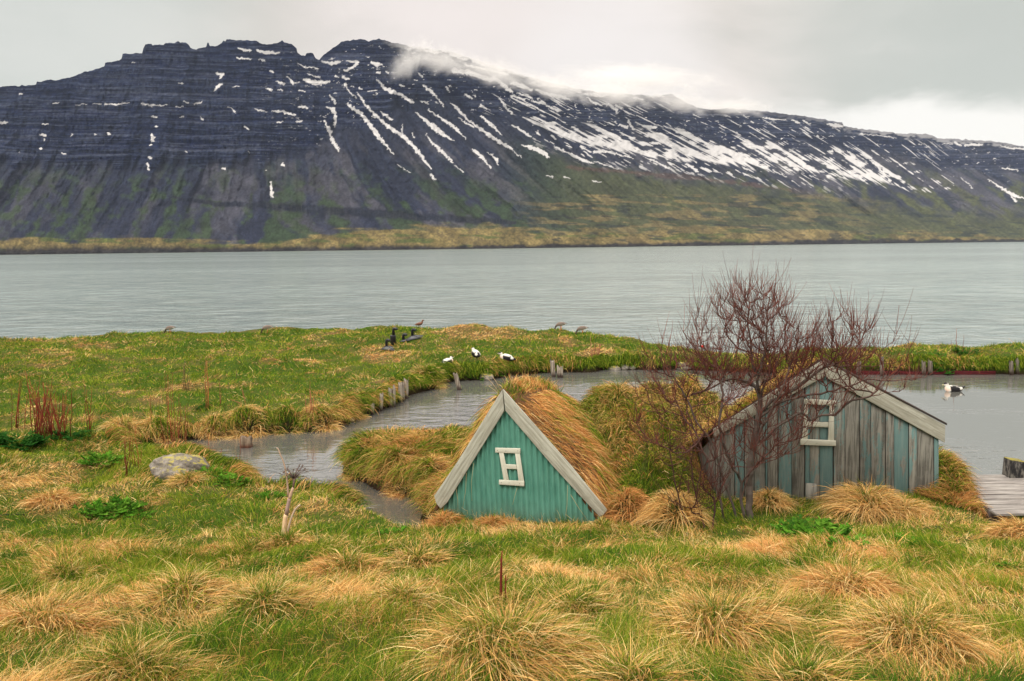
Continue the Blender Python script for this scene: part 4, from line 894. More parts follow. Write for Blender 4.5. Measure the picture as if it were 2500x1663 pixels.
# ------------------------------------------------------------------ plank shed
def shed():
    D = 13.9; P0 = at_depth(2020, 1215, D); P0[2] = gz(P0[0], P0[1]); n = np.array([0.03, -1.0, 0]); n /= np.linalg.norm(n); bk = -n; r = np.array([-n[1], n[0], 0]); UZ = np.array([0, 0, 1.0])
    root = empty('plank_shed', P0); tag(root, 'low shed of vertical grey planks with flaking blue green paint behind the bare tree', 'shed')
    pl = lambda x, y: at_plane(x, y, P0, n)
    def topline(px): return np.interp(px, [1742, 2009, 2305], [1050, 900, 1066])
    # x edges, paint, protrusion, bottom (None = into the ground)
    edges = [1747, 1758, 1793, 1817, 1841, 1868, 1873, 1899, 1932, 1964, 1976, 2001, 2034, 2062, 2098, 2125, 2161, 2182, 2218, 2238, 2279, 2291]
    paint = [.35, .40, .95, .30, .55, .80, .30, .85, .35, 1.0, .55, 1.05, .62, .30, .72, .66, .55, .98, .70, .30, 1.12, .38]
    prot = [0, .012, 0, .015, 0, .012, 0, .014, 0, .014, .002, -.008, .014, .003, .016, .002, .015, 0, .016, .004, .015, .006]
    for i in range(len(edges) - 1):
        x0, x1 = edges[i] + .9, edges[i + 1] - .9; g = Geo(); pts = [pl(x0, topline(x0)), pl(x1, topline(x1))]
        b0 = pl(x0, 1262).copy(); b1 = pl(x1, 1262).copy(); mid = []
        tilt = RS.uniform(-.004, .004)
        P = np.array([b0, b1, pts[1] + r * tilt, pts[0] + r * tilt]) + n * (prot[i] + .001 * (i % 3)) - n * .012
        rows = 1; g.prism(P, n * .022, C=[paint[i] + RS.uniform(-.06, .06), RS.uniform(.8, 1.15), 1]); o = g.build('plank', PLANKWOOD, root)
        bv = o.modifiers.new('bevel', 'BEVEL'); bv.width = 0.003; bv.segments = 1
    # rear boards close the gaps
    g = Geo(); g.prism([pl(1748, 1262) - n * .035, pl(2290, 1262) - n * .035, pl(2290, 1055) - n * .035, pl(2009, 905) - n * .035, pl(1748, 1050) - n * .035], -n * .02, C=[.2, .35, 1]); g.build('inner_boarding', EDGEWOOD, root)
    g = Geo(); g.prism(np.array([pl(1965, 1178), pl(1965, 1243), pl(1993, 1245), pl(1992, 1180)])[::-1] + n * .026, n * .016, C=[.15, 1.0, 1]); g.build('patch_plank', PLANKWOOD, root)
    # barge boards
    for poly in ([(2008, 877), (1740, 1046), (1739, 1066), (1752, 1061), (2010, 918)], [(2004, 874), (2014, 921), (2302, 1079), (2303, 1036)]):
        P = np.array([pl(x, y) for x, y in poly]) + n * (.034 if poly[0][0] == 2008 else .036)
        if poly[0][0] == 2008: P = P
        g = Geo(); g.board(P, n * .028); o = g.build('barge_board', WHITEWOOD, root); bv = o.modifiers.new('bevel', 'BEVEL'); bv.width = 0.005; bv.segments = 2
    g = Geo(); P = np.array([pl(2000, 868), pl(2306, 1031), pl(2306, 1036), pl(1999, 873.5)]) + n * .03; g.prism(P[::-1], n * .045); g.build('roof_edge', EDGEWOOD, root, col=False)
    # roof slabs
    L = 2.6
    for (x0, y0, x1, y1) in ((2006, 873, 2302, 1036), (2006, 873, 1738, 1046)):
        a_ = pl(x0, y0); b_ = pl(x1, y1); nv = np.cross(b_ - a_, bk); nv /= np.linalg.norm(nv); nv *= 1 if nv[2] > 0 else -1
        g = Geo(); g.prism(np.array([a_, b_, b_ - nv * .04, a_ - nv * .04]) + n * .02, bk * L * .55 - UZ * .60); g.build('roof', EDGEWOOD, root, col=False)
        if x1 < x0:
            k = 5200; u_ = RS.rand(k); s_ = RS.rand(k) * L * .55; P = a_ + (b_ - a_) * u_[:, None] + bk * (s_ + .03)[:, None] - UZ * (s_ / (L * .55) * .60)[:, None]
            dn = nrm((b_ - a_)[None]); d0 = nv * .8 + dn * .6 + RS.normal(0, .4, (k, 3)); d1 = dn + RS.normal(0, .3, (k, 3)) - UZ * .2
            C = np.where(RS.rand(k)[:, None] < .6, pick(np.concatenate([STRAW, REDSTRAW]), k), pick(GREEN, k)); Vb, Qb, CC = blades(P, d0, d1, RS.uniform(.12, .38, k), np.full(k, .005), 4, C)
            g = Geo(); g.add(Vb, Q=Qb, C=CC); o = g.build('roof_grass', BLADE, root); o['kind'] = 'stuff'
    for x_ in (1750, 2288):
        p = pl(x_, 1262); q = pl(x_, topline(x_)); g = Geo(); g.prism(np.array([p, q, q + bk * L * .5 - UZ * .66, p + bk * L * .5]) - n * .06 - UZ * np.array([0, .12, .12, 0])[:, None], r * (.02 if x_ < 2000 else -.02), C=[.2, .6, 1]); g.build('side_wall', PLANKWOOD, root)
    fr = Geo()
    def batten(pts, base, th): fr.board((np.array([pl(x, y) for x, y in pts]) + n * base)[::-1], n * th)
    batten([(1963, 985), (1969.5, 985), (1969, 1074), (1955.5, 1074)], .028, .024); batten([(2023, 988), (2033.5, 988), (2033, 1076), (2019, 1076)], .028, .024)
    batten([(1969, 1028), (2020, 1030), (2020, 1042), (1969, 1040)], .027, .022)
    batten([(1961, 972.5), (2038, 976.5), (2038, 989), (1961, 985)], .034, .028); batten([(1951, 1070), (2037, 1074), (2037, 1087), (1951, 1084)], .034, .032)
    o = fr.build('window_frame', FRAMEWOOD, root); bv = o.modifiers.new('bevel', 'BEVEL'); bv.width = 0.003; bv.segments = 2
    nl = Geo()
    for x, y in [(2075, 1180), (2075, 1120), (2139, 1095), (2210, 1170), (2139, 1160), (1985, 1215), (2250, 1140), (2188, 1030), (2245, 1065), (1998, 1230), (2050, 1190), (1930, 1130)]:
        p = pl(x, y) + n * (.066 if y < 1070 and x > 2150 else .03); nl = Geo(); nl.tube([p, p + n * .004], .005, 6); nl.build('nail_head', EDGEWOOD, root)
shed()

# ------------------------------------------------------------------ trees and shrubs
def grow(name, label, limbs, clouds, twigcol, barkcol, seed, depth, base_r=.055, tipr=.0022, sub=3, cat='tree', stem='trunk'):
    R_ = np.random.RandomState(seed); P = []; par = []; limb = []
    def addn(p, pa, l): P.append(np.asarray(p, float)); par.append(pa); limb.append(l); return len(P) - 1
    for li, (att, pts) in enumerate(limbs):
        W = [at_depth(x, y, depth + dz) for (x, y, dz) in pts]
        if att is None: pa = addn(W[0], -1, li); W = W[1:]
        else:
            q = W[0]; d_ = [np.linalg.norm(p - q) for p in P]; pa = int(np.argmin(d_)); W = W[1:]
        prev = P[pa]
        for k, w_ in enumerate(W):
            m_ = max(2, int(np.linalg.norm(w_ - prev) / .09))
            for j in range(1, m_ + 1): pa = addn(prev + (w_ - prev) * j / m_ + R_.normal(0, .008, 3) * (j < m_), pa, li)
            prev = w_
    tg = []
    for (cx_, cy_, rx, ry, dz, n) in clouds:
        for _ in range(n):
            a_ = R_.rand() * 6.283; q = math.sqrt(R_.rand()); tg.append(at_depth(cx_ + rx * q * math.cos(a_), cy_ + ry * q * math.sin(a_), depth + dz + R_.uniform(-.55, .55)))
    nod0 = np.array(P); tg = np.array(tg); dm = np.array([np.min(np.linalg.norm(nod0 - q, axis=1)) for q in tg]); tg = tg[np.argsort(dm)]
    cap_ = len(P) + 12 * len(tg) + 10; A = np.zeros((cap_, 3)); A[:len(P)] = nod0
    def path(pa, q, li, segs, curl):
        p0 = A[pa].copy(); L_ = np.linalg.norm(q - p0)
        out_ = q - p0; out_[2] *= .6; p1 = p0 + nrm(out_) * L_ * .36 + np.array([0, 0, L_ * .05]); p2 = q - np.array([0, 0, L_ * curl * .5]) - nrm(q - p0) * L_ * .2 + R_.normal(0, .012, 3)
        last = pa
        for j in range(1, segs + 1):
            f = j / segs; b = (1 - f) ** 3 * p0 + 3 * (1 - f) ** 2 * f * p1 + 3 * (1 - f) * f * f * p2 + f ** 3 * q
            b = b + R_.normal(0, .006, 3) * (L_ / .4); last = addn(b, last, li); A[last] = b
        return last
    for q in tg:
        k = len(P); v_ = q - A[:k]; dist_ = np.linalg.norm(v_, axis=1); below = np.clip(-v_[:, 2] + .05, 0, None); pd = np.array(par[:k]); pd[pd < 0] = 0; nd_ = nrm(A[:k] - A[pd] + 1e-6); cosv = np.sum(nd_ * v_, 1) / (dist_ + 1e-9)
        cost = (dist_ + 1.8 * below) * (1 + .55 * (1 - cosv)) + .5 * np.abs(dist_ - .18) * 0; cost[dist_ < .05] = 9
        pa = int(np.argmin(cost)); L_ = dist_[pa]; path(pa, q, limb[pa], int(np.clip(L_ / .09, 2, 6)), .40)
    k0 = len(P); twig_from = [i for i in range(k0) if i > len(nod0) - 1 or R_.rand() < .25]
    Tw = []
    for i in twig_from:
        if R_.rand() < .92:
            for _ in range(R_.randint(1, sub)):
                dv = A[i] - A[par[i]] if par[i] >= 0 else np.array([0, 0, 1.]); dv = dv / (np.linalg.norm(dv) + 1e-9)
                d_ = dv * .7 + R_.normal(0, .36, 3) + np.array([0, 0, .65]); d_ /= np.linalg.norm(d_); L_ = R_.uniform(.14, .44) * (1 if R_.rand() < .85 else 1.6)
                Tw.append((A[i], d_, L_, limb[i]))
    n = len(P); A = A[:n]; par_ = np.array(par); rad = np.full(n, 0.0); e = 2.75
    acc = np.zeros(n); tip = np.ones(n, bool); tip[par_[par_ >= 0]] = False
    for i in range(n - 1, -1, -1):
        if acc[i] == 0: acc[i] = tipr ** e * 1.6
        if par_[i] >= 0: acc[par_[i]] += acc[i] + 1e-9
    rad = acc ** (1 / e); rad = rad * (1 + (base_r / rad.max() - 1) * np.clip((rad / rad.max()) ** .8, 0, 1)); rad = np.maximum(rad, tipr)
    root = empty(name, A[0]); tag(root, label, cat)
    ch = np.where(par_ >= 0)[0]
    def tubes(sel, k, colf):
        a_ = A[par_[sel]]; b_ = A[sel]; d_ = nrm(b_ - a_); s1 = nrm(np.cross(d_, np.array([.31, .2, .93]) + 0 * d_)); s2 = np.cross(d_, s1); th = np.arange(k) * 2 * math.pi / k
        r1 = np.minimum(rad[par_[sel]], 1.3 * rad[sel]); r2 = rad[sel]; ring = (np.cos(th)[None, :, None] * s1[:, None] + np.sin(th)[None, :, None] * s2[:, None])
        V = np.concatenate([a_[:, None] - d_[:, None] * (r1 * .3)[:, None, None] + ring * r1[:, None, None], b_[:, None] + ring * r2[:, None, None]], 1); base = np.arange(len(sel))[:, None] * 2 * k
        Q = np.concatenate([np.stack([base[:, 0] + j, base[:, 0] + (j + 1) % k, base[:, 0] + k + (j + 1) % k, base[:, 0] + k + j], -1) for j in range(k)]); C = np.repeat(colf(sel), 2 * k, axis=0); return V.reshape(-1, 3), Q, C
    la = np.array(limb); main = np.array([la[i] == 0 for i in ch])
    def cf(sel):
        f = np.clip((rad[sel] - .003) / .015, 0, 1)[:, None]; return (np.array(twigcol) * (1 - f) + np.array(barkcol) * f) * R_.uniform(.75, 1.25, (len(sel), 1))
    nl_ = len(nod0)
    def shoots(g, Tw):
        if not len(Tw): return
        p = np.array([q[0] for q in Tw]); d_ = np.array([q[1] for q in Tw]); L_ = np.array([q[2] for q in Tw]); m_ = len(p); end = nrm(d_ + np.array([0, 0, .9]) + R_.normal(0, .12, (m_, 3)))
        c_ = np.array(twigcol) * R_.uniform(.7, 1.5, (m_, 1)) * np.where(R_.rand(m_, 1) < .25, np.array([[1.5, 1.0, .8]]), 1)
        S = 3; cur = p.copy(); rr0 = tipr * 1.15; s1 = nrm(np.cross(d_, np.array([.2, .9, .1]) + 0 * d_)); s2 = np.cross(d_, s1); rings = []
        for s_ in range(S + 1):
            f = s_ / S; rr = rr0 * (1 - .6 * f); rings.append(np.stack([cur + rr * s1, cur + rr * (-.5 * s1 + .87 * s2), cur + rr * (-.5 * s1 - .87 * s2)], 1)); cur = cur + nrm(d_ * (1 - f) + end * f) * (L_ / S)[:, None]
        V = np.stack(rings, 1).reshape(-1, 3); base = np.arange(m_) * (S + 1) * 3
        Q = np.concatenate([np.stack([base + 3 * k + j, base + 3 * k + (j + 1) % 3, base + 3 * k + 3 + (j + 1) % 3, base + 3 * k + 3 + j], -1) for k in range(S) for j in range(3)])
        g.add(V, Q=Q, C=np.repeat(c_, (S + 1) * 3, axis=0))
    for li in range(len(limbs)):
        s_main = np.array([i for i in ch if la[i] == li and i < nl_]); s_tw = np.array([i for i in ch if la[i] == li and i >= nl_])
        g = Geo()
        if len(s_main): V, Q, C = tubes(s_main, 8, cf); g.add(V, Q=Q, C=C)
        if len(s_tw): V, Q, C = tubes(s_tw, 4, cf); g.add(V, Q=Q, C=C)
        shoots(g, [q for q in Tw if q[3] == li]); g.build(stem if (li == 0 or stem == 'stem') else 'branch', BARK, root)
    return root
TD = ground_at(1826, 1268)[1]
limbs = [(None, [(1829, 1276, 0), (1830, 1225, 0), (1828, 1168, .02), (1836, 1110, .02), (1846, 1050, 0), (1854, 1007, 0), (1856, 975, 0)]),
 (1, [(1829, 1270, 0), (1816, 1270, -.05), (1809, 1222, -.06), (1811, 1180, -.06), (1800, 1130, -.1), (1790, 1080, -.1)]),
 (1, [(1856, 975, 0), (1845, 945, .05), (1826, 932, .1), (1800, 925, .1), (1769, 929, .05), (1735, 948, 0), (1700, 961, 0), (1647, 981, -.1)]),
 (1, [(1826, 932, .1), (1846, 914, .2), (1836, 880, .2), (1834, 840, .25), (1825, 795, .3), (1830, 740, .3)]),
 (1, [(1856, 975, 0), (1848, 930, -.1), (1858, 900, -.15), (1870, 850, -.2), (1872, 800, -.2), (1868, 745, -.2)]),
 (1, [(1856, 975, 0), (1866, 938, 0), (1882, 908, .05), (1901, 874, .1), (1916, 838, .1), (1917, 800, .1), (1922, 785, .1)]),
 (1, [(1854, 1000, 0), (1885, 978, -.1), (1932, 955, -.2), (1983, 918, -.3), (2021, 893, -.35), (2054, 862, -.4), (2074, 841, -.4)]),
 (1, [(1850, 1020, 0), (1900, 985, -.2), (1962, 966, -.3), (2021, 956, -.4), (2072, 943, -.4), (2118, 926, -.45), (2180, 930, -.45), (2258, 922, -.5)]),
 (1, [(1843, 1080, 0), (1870, 1072, -.1), (1893, 1045, -.2), (1925, 1026, -.25), (1957, 1006, -.3), (1979, 1026, -.3), (2005, 1014, -.3), (2038, 1012, -.3)]),
 (1, [(1846, 1050, 0), (1815, 1025, -.1), (1786, 1022, -.2), (1752, 1030, -.25), (1735, 1050, -.25)]),
 (None, [(1797, 1262, -.1), (1778, 1200, -.1), (1764, 1162, -.15), (1745, 1100, -.2), (1728, 1064, -.2), (1716, 1060, -.2), (1679, 1059, -.2), (1625, 1044, -.2), (1607, 1028, -.2)]),
 (1, [(1728, 1064, -.2), (1700, 1030, -.2), (1680, 980, -.1), (1645, 920, -.1), (1620, 880, -.1)]),
 (1, [(1716, 1060, -.2), (1700, 1085, -.25), (1675, 1105, -.3), (1635, 1125, -.3)]),
 (1, [(1769, 929, .05), (1760, 900, .1), (1735, 870, .15), (1712, 835, .2)]),
 (1, [(1834, 860, .22), (1800, 850, .3), (1775, 820, .3), (1768, 780, .3)]),
 (None, [(1770, 1275, -.15), (1752, 1200, -.2), (1730, 1130, -.2), (1690, 1040, -.2), (1665, 960, -.2)]), (1, [(1811, 1180, -.06), (1775, 1110, -.2), (1755, 1040, -.25), (1765, 960, -.2), (1748, 880, -.1)]), (1, [(1836, 1110, 0), (1862, 1040, -.2), (1905, 960, -.3), (1935, 880, -.3), (1950, 810, -.3)]), (1, [(1811, 1180, -.06), (1850, 1130, -.25), (1900, 1080, -.3), (1940, 1050, -.3)]),
 (1, [(1809, 1222, -.06), (1830, 1150, -.15), (1870, 1110, -.2), (1905, 1080, -.2)])]
clouds = [(a, b + (32 if b < 860 else 6), c, d, e, int(f * .95)) for (a, b, c, d, e, f) in [(1780, 800, 115, 110, .1, 142), (1870, 770, 85, 105, 0, 127), (1830, 720, 95, 60, .1, 45), (1790, 890, 120, 55, .1, 82), (1880, 890, 80, 50, .1, 52), (2055, 800, 85, 75, -.3, 112), (2010, 880, 90, 45, -.2, 67), (1965, 830, 45, 60, -.1, 30),
          (1660, 900, 95, 70, -.1, 60), (1620, 960, 80, 50, -.1, 25), (2150, 905, 100, 55, -.45, 34), (2180, 820, 50, 40, -.45, 4), (1820, 1070, 85, 75, -.12, 60), (1890, 1060, 70, 60, -.2, 30), (1620, 1040, 85, 70, -.2, 35), (1970, 960, 120, 50, -.3, 40), (1990, 1015, 70, 40, -.3, 16), (1620, 850, 60, 60, -.1, 8), (1740, 1010, 70, 60, -.15, 45), (1850, 960, 90, 45, -.1, 45), (1920, 900, 70, 50, 0, 35)]]
grow('bare_tree', 'leafless low tree with reddish twigs spreading in front of the plank shed', limbs, clouds, (.105, .038, .030), (.090, .072, .062), 3, TD, .056, .0033, 4)
sd_ = ground_at(1672, 1290)[1]
grow('bare_shrub', 'dark leafless shrub of thin reddish stems left of the tree', [(None, [(1682, 1296, 0), (1668, 1255, 0), (1650, 1190, 0), (1638, 1120, 0), (1630, 1060, 0)]), (None, [(1690, 1290, .1), (1700, 1220, .1), (1712, 1150, .1)]), (None, [(1720, 1288, .1), (1705, 1240, .1), (1690, 1170, .1), (1690, 1110, .1)]), (None, [(1740, 1285, .1), (1745, 1230, .1), (1735, 1170, .1)])],
     [(1680, 1150, 85, 90, .05, 60), (1720, 1210, 50, 60, .1, 50), (1740, 1150, 50, 60, .1, 30)], (.06, .022, .018), (.07, .045, .04), 9, sd_, .016, .0026, 2, 'shrub', 'stem')

# ------------------------------------------------------------------ dead red stalks
def stalks(label, list_, cat='dead plant', col=(.17, .034, .018), rr=.0095, dz=0.0, leafy=False, name='dead_stalks', group='dead red stalks along the channel'):
    """list_: (px foot, py foot, px top, py top)"""
    b0 = ground_at(list_[0][0], list_[0][1]); g = Geo()
    for (x0, y0, x1, y1) in list_:
        b = ground_at(x0, y0); d_ = b[1]; top = at_depth(x1, y1, d_ + RS.uniform(-.1, .1)); mid = (b + top) / 2 + RS.normal(0, .015, 3) * np.linalg.norm(top - b); r0 = rr * d_ / 20 * RS.uniform(.7, 1.3)
        c_ = np.array(col) * RS.uniform(.7, 1.35) * (np.array([1.5, 1.5, 1.3]) if RS.rand() < .2 else 1)
        pts = [b - [0, 0, .03], b * .7 + top * .3 + RS.normal(0, .01, 3), mid, b * .25 + top * .75 + RS.normal(0, .012, 3), top]; g.tube(pts, [r0, r0 * .9, r0 * .8, r0 * .6, r0 * .35], 5, C=c_)
        for _ in range(RS.randint(0, 3)):
            f = RS.uniform(.45, .9); p = b * (1 - f) + top * f; L_ = np.linalg.norm(top - b) * RS.uniform(.06, .16); q = p + np.array([RS.uniform(-.6, .6), RS.uniform(-.3, .3), .8]) * L_; g.tube([p, (p + q) / 2, q], [r0 * .4, r0 * .35, r0 * .25], 4, C=c_)
    o = g.build(name, STEM, origin=b0); tag(o, label, cat, group)
def cl(cx_, cy_, spread, n, h, lean=0, hv=.35):
    return [(cx_ + RS.uniform(-spread, spread) * .5, cy_ + RS.uniform(-8, 8), cx_ + RS.uniform(-spread, spread) + lean, cy_ - h * RS.uniform(1 - hv, 1 + hv * .2)) for _ in range(n)]
stalks('tall arching bundle of dead red stalks nearest the left edge', [(40, 1045, 52, 925), (42, 1046, 56, 920), (44, 1046, 48, 930), (38, 1048, 47, 960), (28, 1052, 26, 945), (80, 1060, 62, 905), (60, 1050, 66, 960)])
stalks('dense thicket of dead red stalks at the closed left end of the channel', cl(105, 1068, 42, 28, 140) + [(85, 1080, 115, 957), (95, 1078, 108, 960)] + cl(140, 1070, 38, 24, 115) + [(172, 1070, 176, 945), (125, 1080, 128, 920)])
stalks('thin dead red stalks standing right of the dense thicket', [(216, 1066, 206, 938), (218, 1067, 212, 950), (220, 1066, 224, 945), (217, 1066, 229, 1000)])
stalks('long dead red stalks behind the boulder', [(412, 1085, 402, 905), (420, 1085, 415, 930), (425, 1085, 421, 910), (418, 1080, 410, 915), (405, 1085, 390, 1010), (432, 1082, 437, 960), (437, 1084, 440, 985), (445, 1086, 443, 1000), (450, 1084, 452, 990), (455, 1086, 458, 985), (370, 1040, 366, 970)])
stalks('dark red stalks standing just left of the boulder', [(309, 1165, 303, 1070), (311, 1165, 306, 1050), (306, 1168, 306, 1075), (325, 1138, 315, 1030), (330, 1140, 322, 1060), (338, 1142, 332, 1038), (312, 1160, 316, 1080), (343, 1135, 346, 1092), (316, 1150, 314, 1055)])
stalks('small dead stalks along the water to the right of the boulder', [(510, 1125, 508, 1060), (549, 1145, 567, 1115), (567, 1146, 566, 1115), (580, 1142, 586, 1065), (575, 1144, 577, 1110), (590, 1148, 604, 1123), (533, 1130, 541, 1095)])
stalks('single thick dead stalk on the bank above the submerged stump', [(505, 1000, 502, 870), (508, 1002, 505, 880), (503, 1004, 500, 900)], col=(.30, .11, .045), rr=.011)
stalks('bare thin stalks on a straw mound on the far meadow', [(452, 950, 452, 880), (455, 952, 460, 905), (448, 950, 446, 890), (460, 955, 463, 915)], col=(.16, .10, .05))
stalks('broken dead stalk leaning on the bank near the middle of the far meadow', [(599, 989, 590, 945), (600, 989, 592, 950), (600, 990, 560, 975)], col=(.26, .10, .05))
stalks('upright dead stalks left of the broken leaning stalk on the far meadow', [(537, 992, 535, 928), (538, 992, 541, 960)], col=(.26, .10, .05))
stalks('dead brown stalks above their reflection near the end of the far bank', [(752, 1020, 742, 962), (762, 1022, 758, 955), (764, 1022, 766, 968), (750, 1028, 749, 1000), (757, 1022, 757, 930)], col=(.26, .09, .05))
stalks('short lone stalk with dark leaves on the far meadow', [(577, 930, 577, 898)], col=(.10, .07, .04))
stalks('clump of dead red stalks at the right end of the far bank', [(1450, 882, 1452, 840), (1452, 883, 1458, 846), (1447, 884, 1446, 848), (1457, 882, 1464, 840), (1453, 884, 1448, 852), (1460, 880, 1467, 838), (1445, 880, 1441, 820), (1456, 884, 1460, 850)], col=(.30, .12, .07))
stalks('two bare thin stalks standing against the sea on the strip of land at the right', [(2336, 862, 2335, 802), (2350, 860, 2353, 818), (2325, 866, 2322, 830)], col=(.13, .06, .05))
stalks('dark red crooked stalk standing alone in the foreground meadow behind the largest tussock', [(1222, 1475, 1226, 1345), (1236, 1470, 1234, 1405)], col=(.15, .028, .018), rr=.034)

# ------------------------------------------------------------------ dry hogweed stalk
def hogweed():
    b = ground_at(691, 1318); D = b[1]; root = empty('dry_hogweed', b); tag(root, 'pale dry hogweed stalk with a spoked flower head standing by the channel', 'dead plant')
    A = lambda x, y, dz=0: at_depth(x, y, D + dz)
    k = D / F
    g = Geo(); pale = [.62, .42, .26]; grey = [.36, .25, .22]
    g.tube([A(691, 1326), A(693, 1300), A(697, 1262), A(699, 1256)], [6.8 * k, 6.6 * k, 6.0 * k, 5.6 * k], 10, C=[.66, .46, .28])
    g.tube([A(699, 1258), A(702, 1240), A(706, 1222), A(707, 1217)], [5.4 * k, 5.0 * k, 4.6 * k, 5.2 * k], 10, C=grey)
    g.tube([A(707, 1219), A(709, 1210), A(713, 1198), A(716, 1190)], [4.8 * k, 4.4 * k, 3.6 * k, 2.8 * k], 8, C=[.5, .34, .24])
    g.build('main_stem', STEM, root, smooth=True)
    g = Geo(); g.tube([A(704, 1214), A(703, 1200), A(702, 1185), A(700, 1165), A(698, 1155), A(695, 1138), A(690, 1122), A(685, 1112), A(679, 1096), A(675, 1093)], np.array([3, 2.6, 2.4, 2.0, 1.9, 2, 1.8, 1.6, 1.4, 1.0]) * k, 7, C=[.42, .30, .22]); g.build('side_stem', STEM, root, smooth=True)
    g = Geo(); g.tube([A(700, 1312), A(705, 1285), A(712, 1262), A(720, 1245), A(728, 1236), A(733, 1233)], np.array([3.6, 3.0, 2.6, 2.3, 2.2, 2.5]) * k, 7, C=[.48, .37, .28]); g.build('broken_stem', STEM, root, smooth=True)
    g = Geo(); c0 = A(718, 1168); g.tube([A(716, 1192), A(717, 1180), c0], np.array([2.6, 2.2, 3.4]) * k, 7, C=[.20, .13, .11])
    for i in range(26):
        az = i * 2.4; el = RS.uniform(.15, 1.0); L_ = RS.uniform(24, 38) * k; d_ = np.array([math.cos(az) * math.cos(el), math.sin(az) * math.cos(el), math.sin(el)]); q = c0 + d_ * L_
        g.tube([c0, c0 + d_ * L_ * .5 + [0, 0, .01], q], np.array([.9, .7, .6]) * k, 4, C=[.12, .08, .07])
        for j in range(3): g.tube([q, q + (d_ + RS.normal(0, .6, 3)) * 3.5 * k], np.array([.7, .9]) * k, 4, C=[.13, .09, .07])
    g.build('flower_head', STEM, root)
hogweed()

# ------------------------------------------------------------------ leafy green plants
def leafy(px, py, Rm, n, label, pal=None, h=.3):
    b = ground_at(px, py); g = Geo(); pal = np.array([[.07, .18, .016], [.09, .24, .02], [.04, .12, .012], [.13, .28, .03]]) if pal is None else pal
    for i in range(int(n * 1.7)):
        az = RS.rand() * 6.283; rr = Rm * math.sqrt(RS.rand()) * .55; s0 = b + np.array([rr * math.cos(az), rr * math.sin(az) * .7, 0]); s0[2] = gz(s0[0], s0[1]); L_ = Rm * RS.uniform(.3, .62); el = RS.uniform(.55, 1.3)
        d_ = np.array([math.cos(az) * math.cos(el), math.sin(az) * math.cos(el), math.sin(el) * h / .3]); c_ = pal[RS.randint(len(pal))]
        pts = [s0 + d_ * L_ * f - np.array([0, 0, .35 * L_ * f * f]) for f in (0, .35, .7, 1)]; g.tube(pts, [.004, .0035, .003, .002], 4, C=c_ * .8)
        # compound leaf: leaflets in pairs, each a pointed toothed blade
        for f in np.linspace(.3, 1, 9):
            p = s0 + d_ * L_ * f - np.array([0, 0, .35 * L_ * f * f]); sd = np.array([-math.sin(az), math.cos(az), 0])
            for s_ in (-1, 1):
                ll = L_ * .21 * (1.25 - .7 * abs(f - .6)) * RS.uniform(.7, 1.2); dd = nrm(sd * s_ + d_ * .55 + RS.normal(0, .18, 3)); wv = nrm(np.cross(dd, np.array([0, 0, 1.]) + RS.normal(0, .35, 3))) * ll * .15; up_ = np.array([0, 0, ll * .10])
                c2 = c_ * RS.uniform(.75, 1.25); V = [p, p + dd * ll * .25 + wv, p + dd * ll * .3 + up_, p + dd * ll * .25 - wv, p + dd * ll * .55 + wv * 1.1, p + dd * ll * .6 + up_ * .9, p + dd * ll * .55 - wv * 1.1, p + dd * ll - up_ * .6]
                g.add(V, Q=[[0, 1, 4, 2], [0, 2, 6, 3], [2, 4, 7, 5], [2, 5, 7, 6]], C=c2)
    o = g.build('leafy_plant', BLADE, origin=b); tag(o, label, 'plant', 'bright green leafy plants in the grass')
leafy(275, 1262, .62, 62, 'wide bright green leafy plant on the lawn at the left')
leafy(335, 1268, .30, 22, 'low green leafy offshoot beside the wide plant at the left')
leafy(1990, 1325, .62, 60, 'fern like bright green plant on the lawn in front of the plank shed')
leafy(2080, 1345, .34, 26, 'dark green end of the fern like plants between the two bright ones')
leafy(2225, 1350, .46, 44, 'bright green leafy plant on the lawn towards the jetty')
leafy(2290, 1358, .30, 18, 'small dark leafy plant at the right foot of the plant towards the jetty')
leafy(955, 1308, .30, 24, 'small green leafy plant on the lawn near the tip of the channel')
leafy(662, 1218, .34, 24, 'yellow green leafy plant near the channel left of the hogweed stalk')
leafy(250, 1135, .55, 40, 'dark green leafy clump left of the boulder')
leafy(570, 1182, .42, 34, 'green leafy plant at the water right of the boulder')
leafy(515, 1160, .36, 24, 'leafy green plant against the right side of the boulder')
leafy(45, 1095, .75, 50, 'dark green nettle like clump at the left edge under the red stalks', np.array([[.02, .08, .012], [.03, .11, .02]]))
leafy(180, 1075, .55, 36, 'dark green leafy clump under the dense thicket of red stalks', np.array([[.02, .08, .012], [.03, .11, .02]]))
leafy(2485, 1395, .22, 34, 'small green plant at the right edge of the lawn')
leafy(1165, 910, .55, 30, 'bright green leafy plant on the bank beneath the middle standing duck')
leafy(1215, 898, .45, 22, 'dark green leafy plant on the bank left of the right standing duck')
leafy(1335, 900, .60, 30, 'dark leafy plant beside the crooked stake on the far bank')
leafy(1012, 812, .35, 16, 'dark green bush on the skyline left of the brown duck', h=.5)
leafy(955, 1195+0, .01, 1, 'tiny sprout at the channel') if False else None
leafy(1965, 1300, .5, 30, 'low yellow green leaves at the foot of the plank shed', np.array([[.08, .2, .02], [.05, .14, .02]]))
leafy(2360, 868, .6, 26, 'dark green bush on the strip of land at the right', np.array([[.03, .10, .015], [.05, .14, .02]]))
leafy(2300, 895, .8, 30, 'green leafy bank behind the swimming duck', np.array([[.03, .12, .015], [.05, .17, .02]]))
leafy(500, 1003, .35, 16, 'dark leaves at the foot of the single thick dead stalk', np.array([[.02, .08, .012], [.03, .11, .02]]))

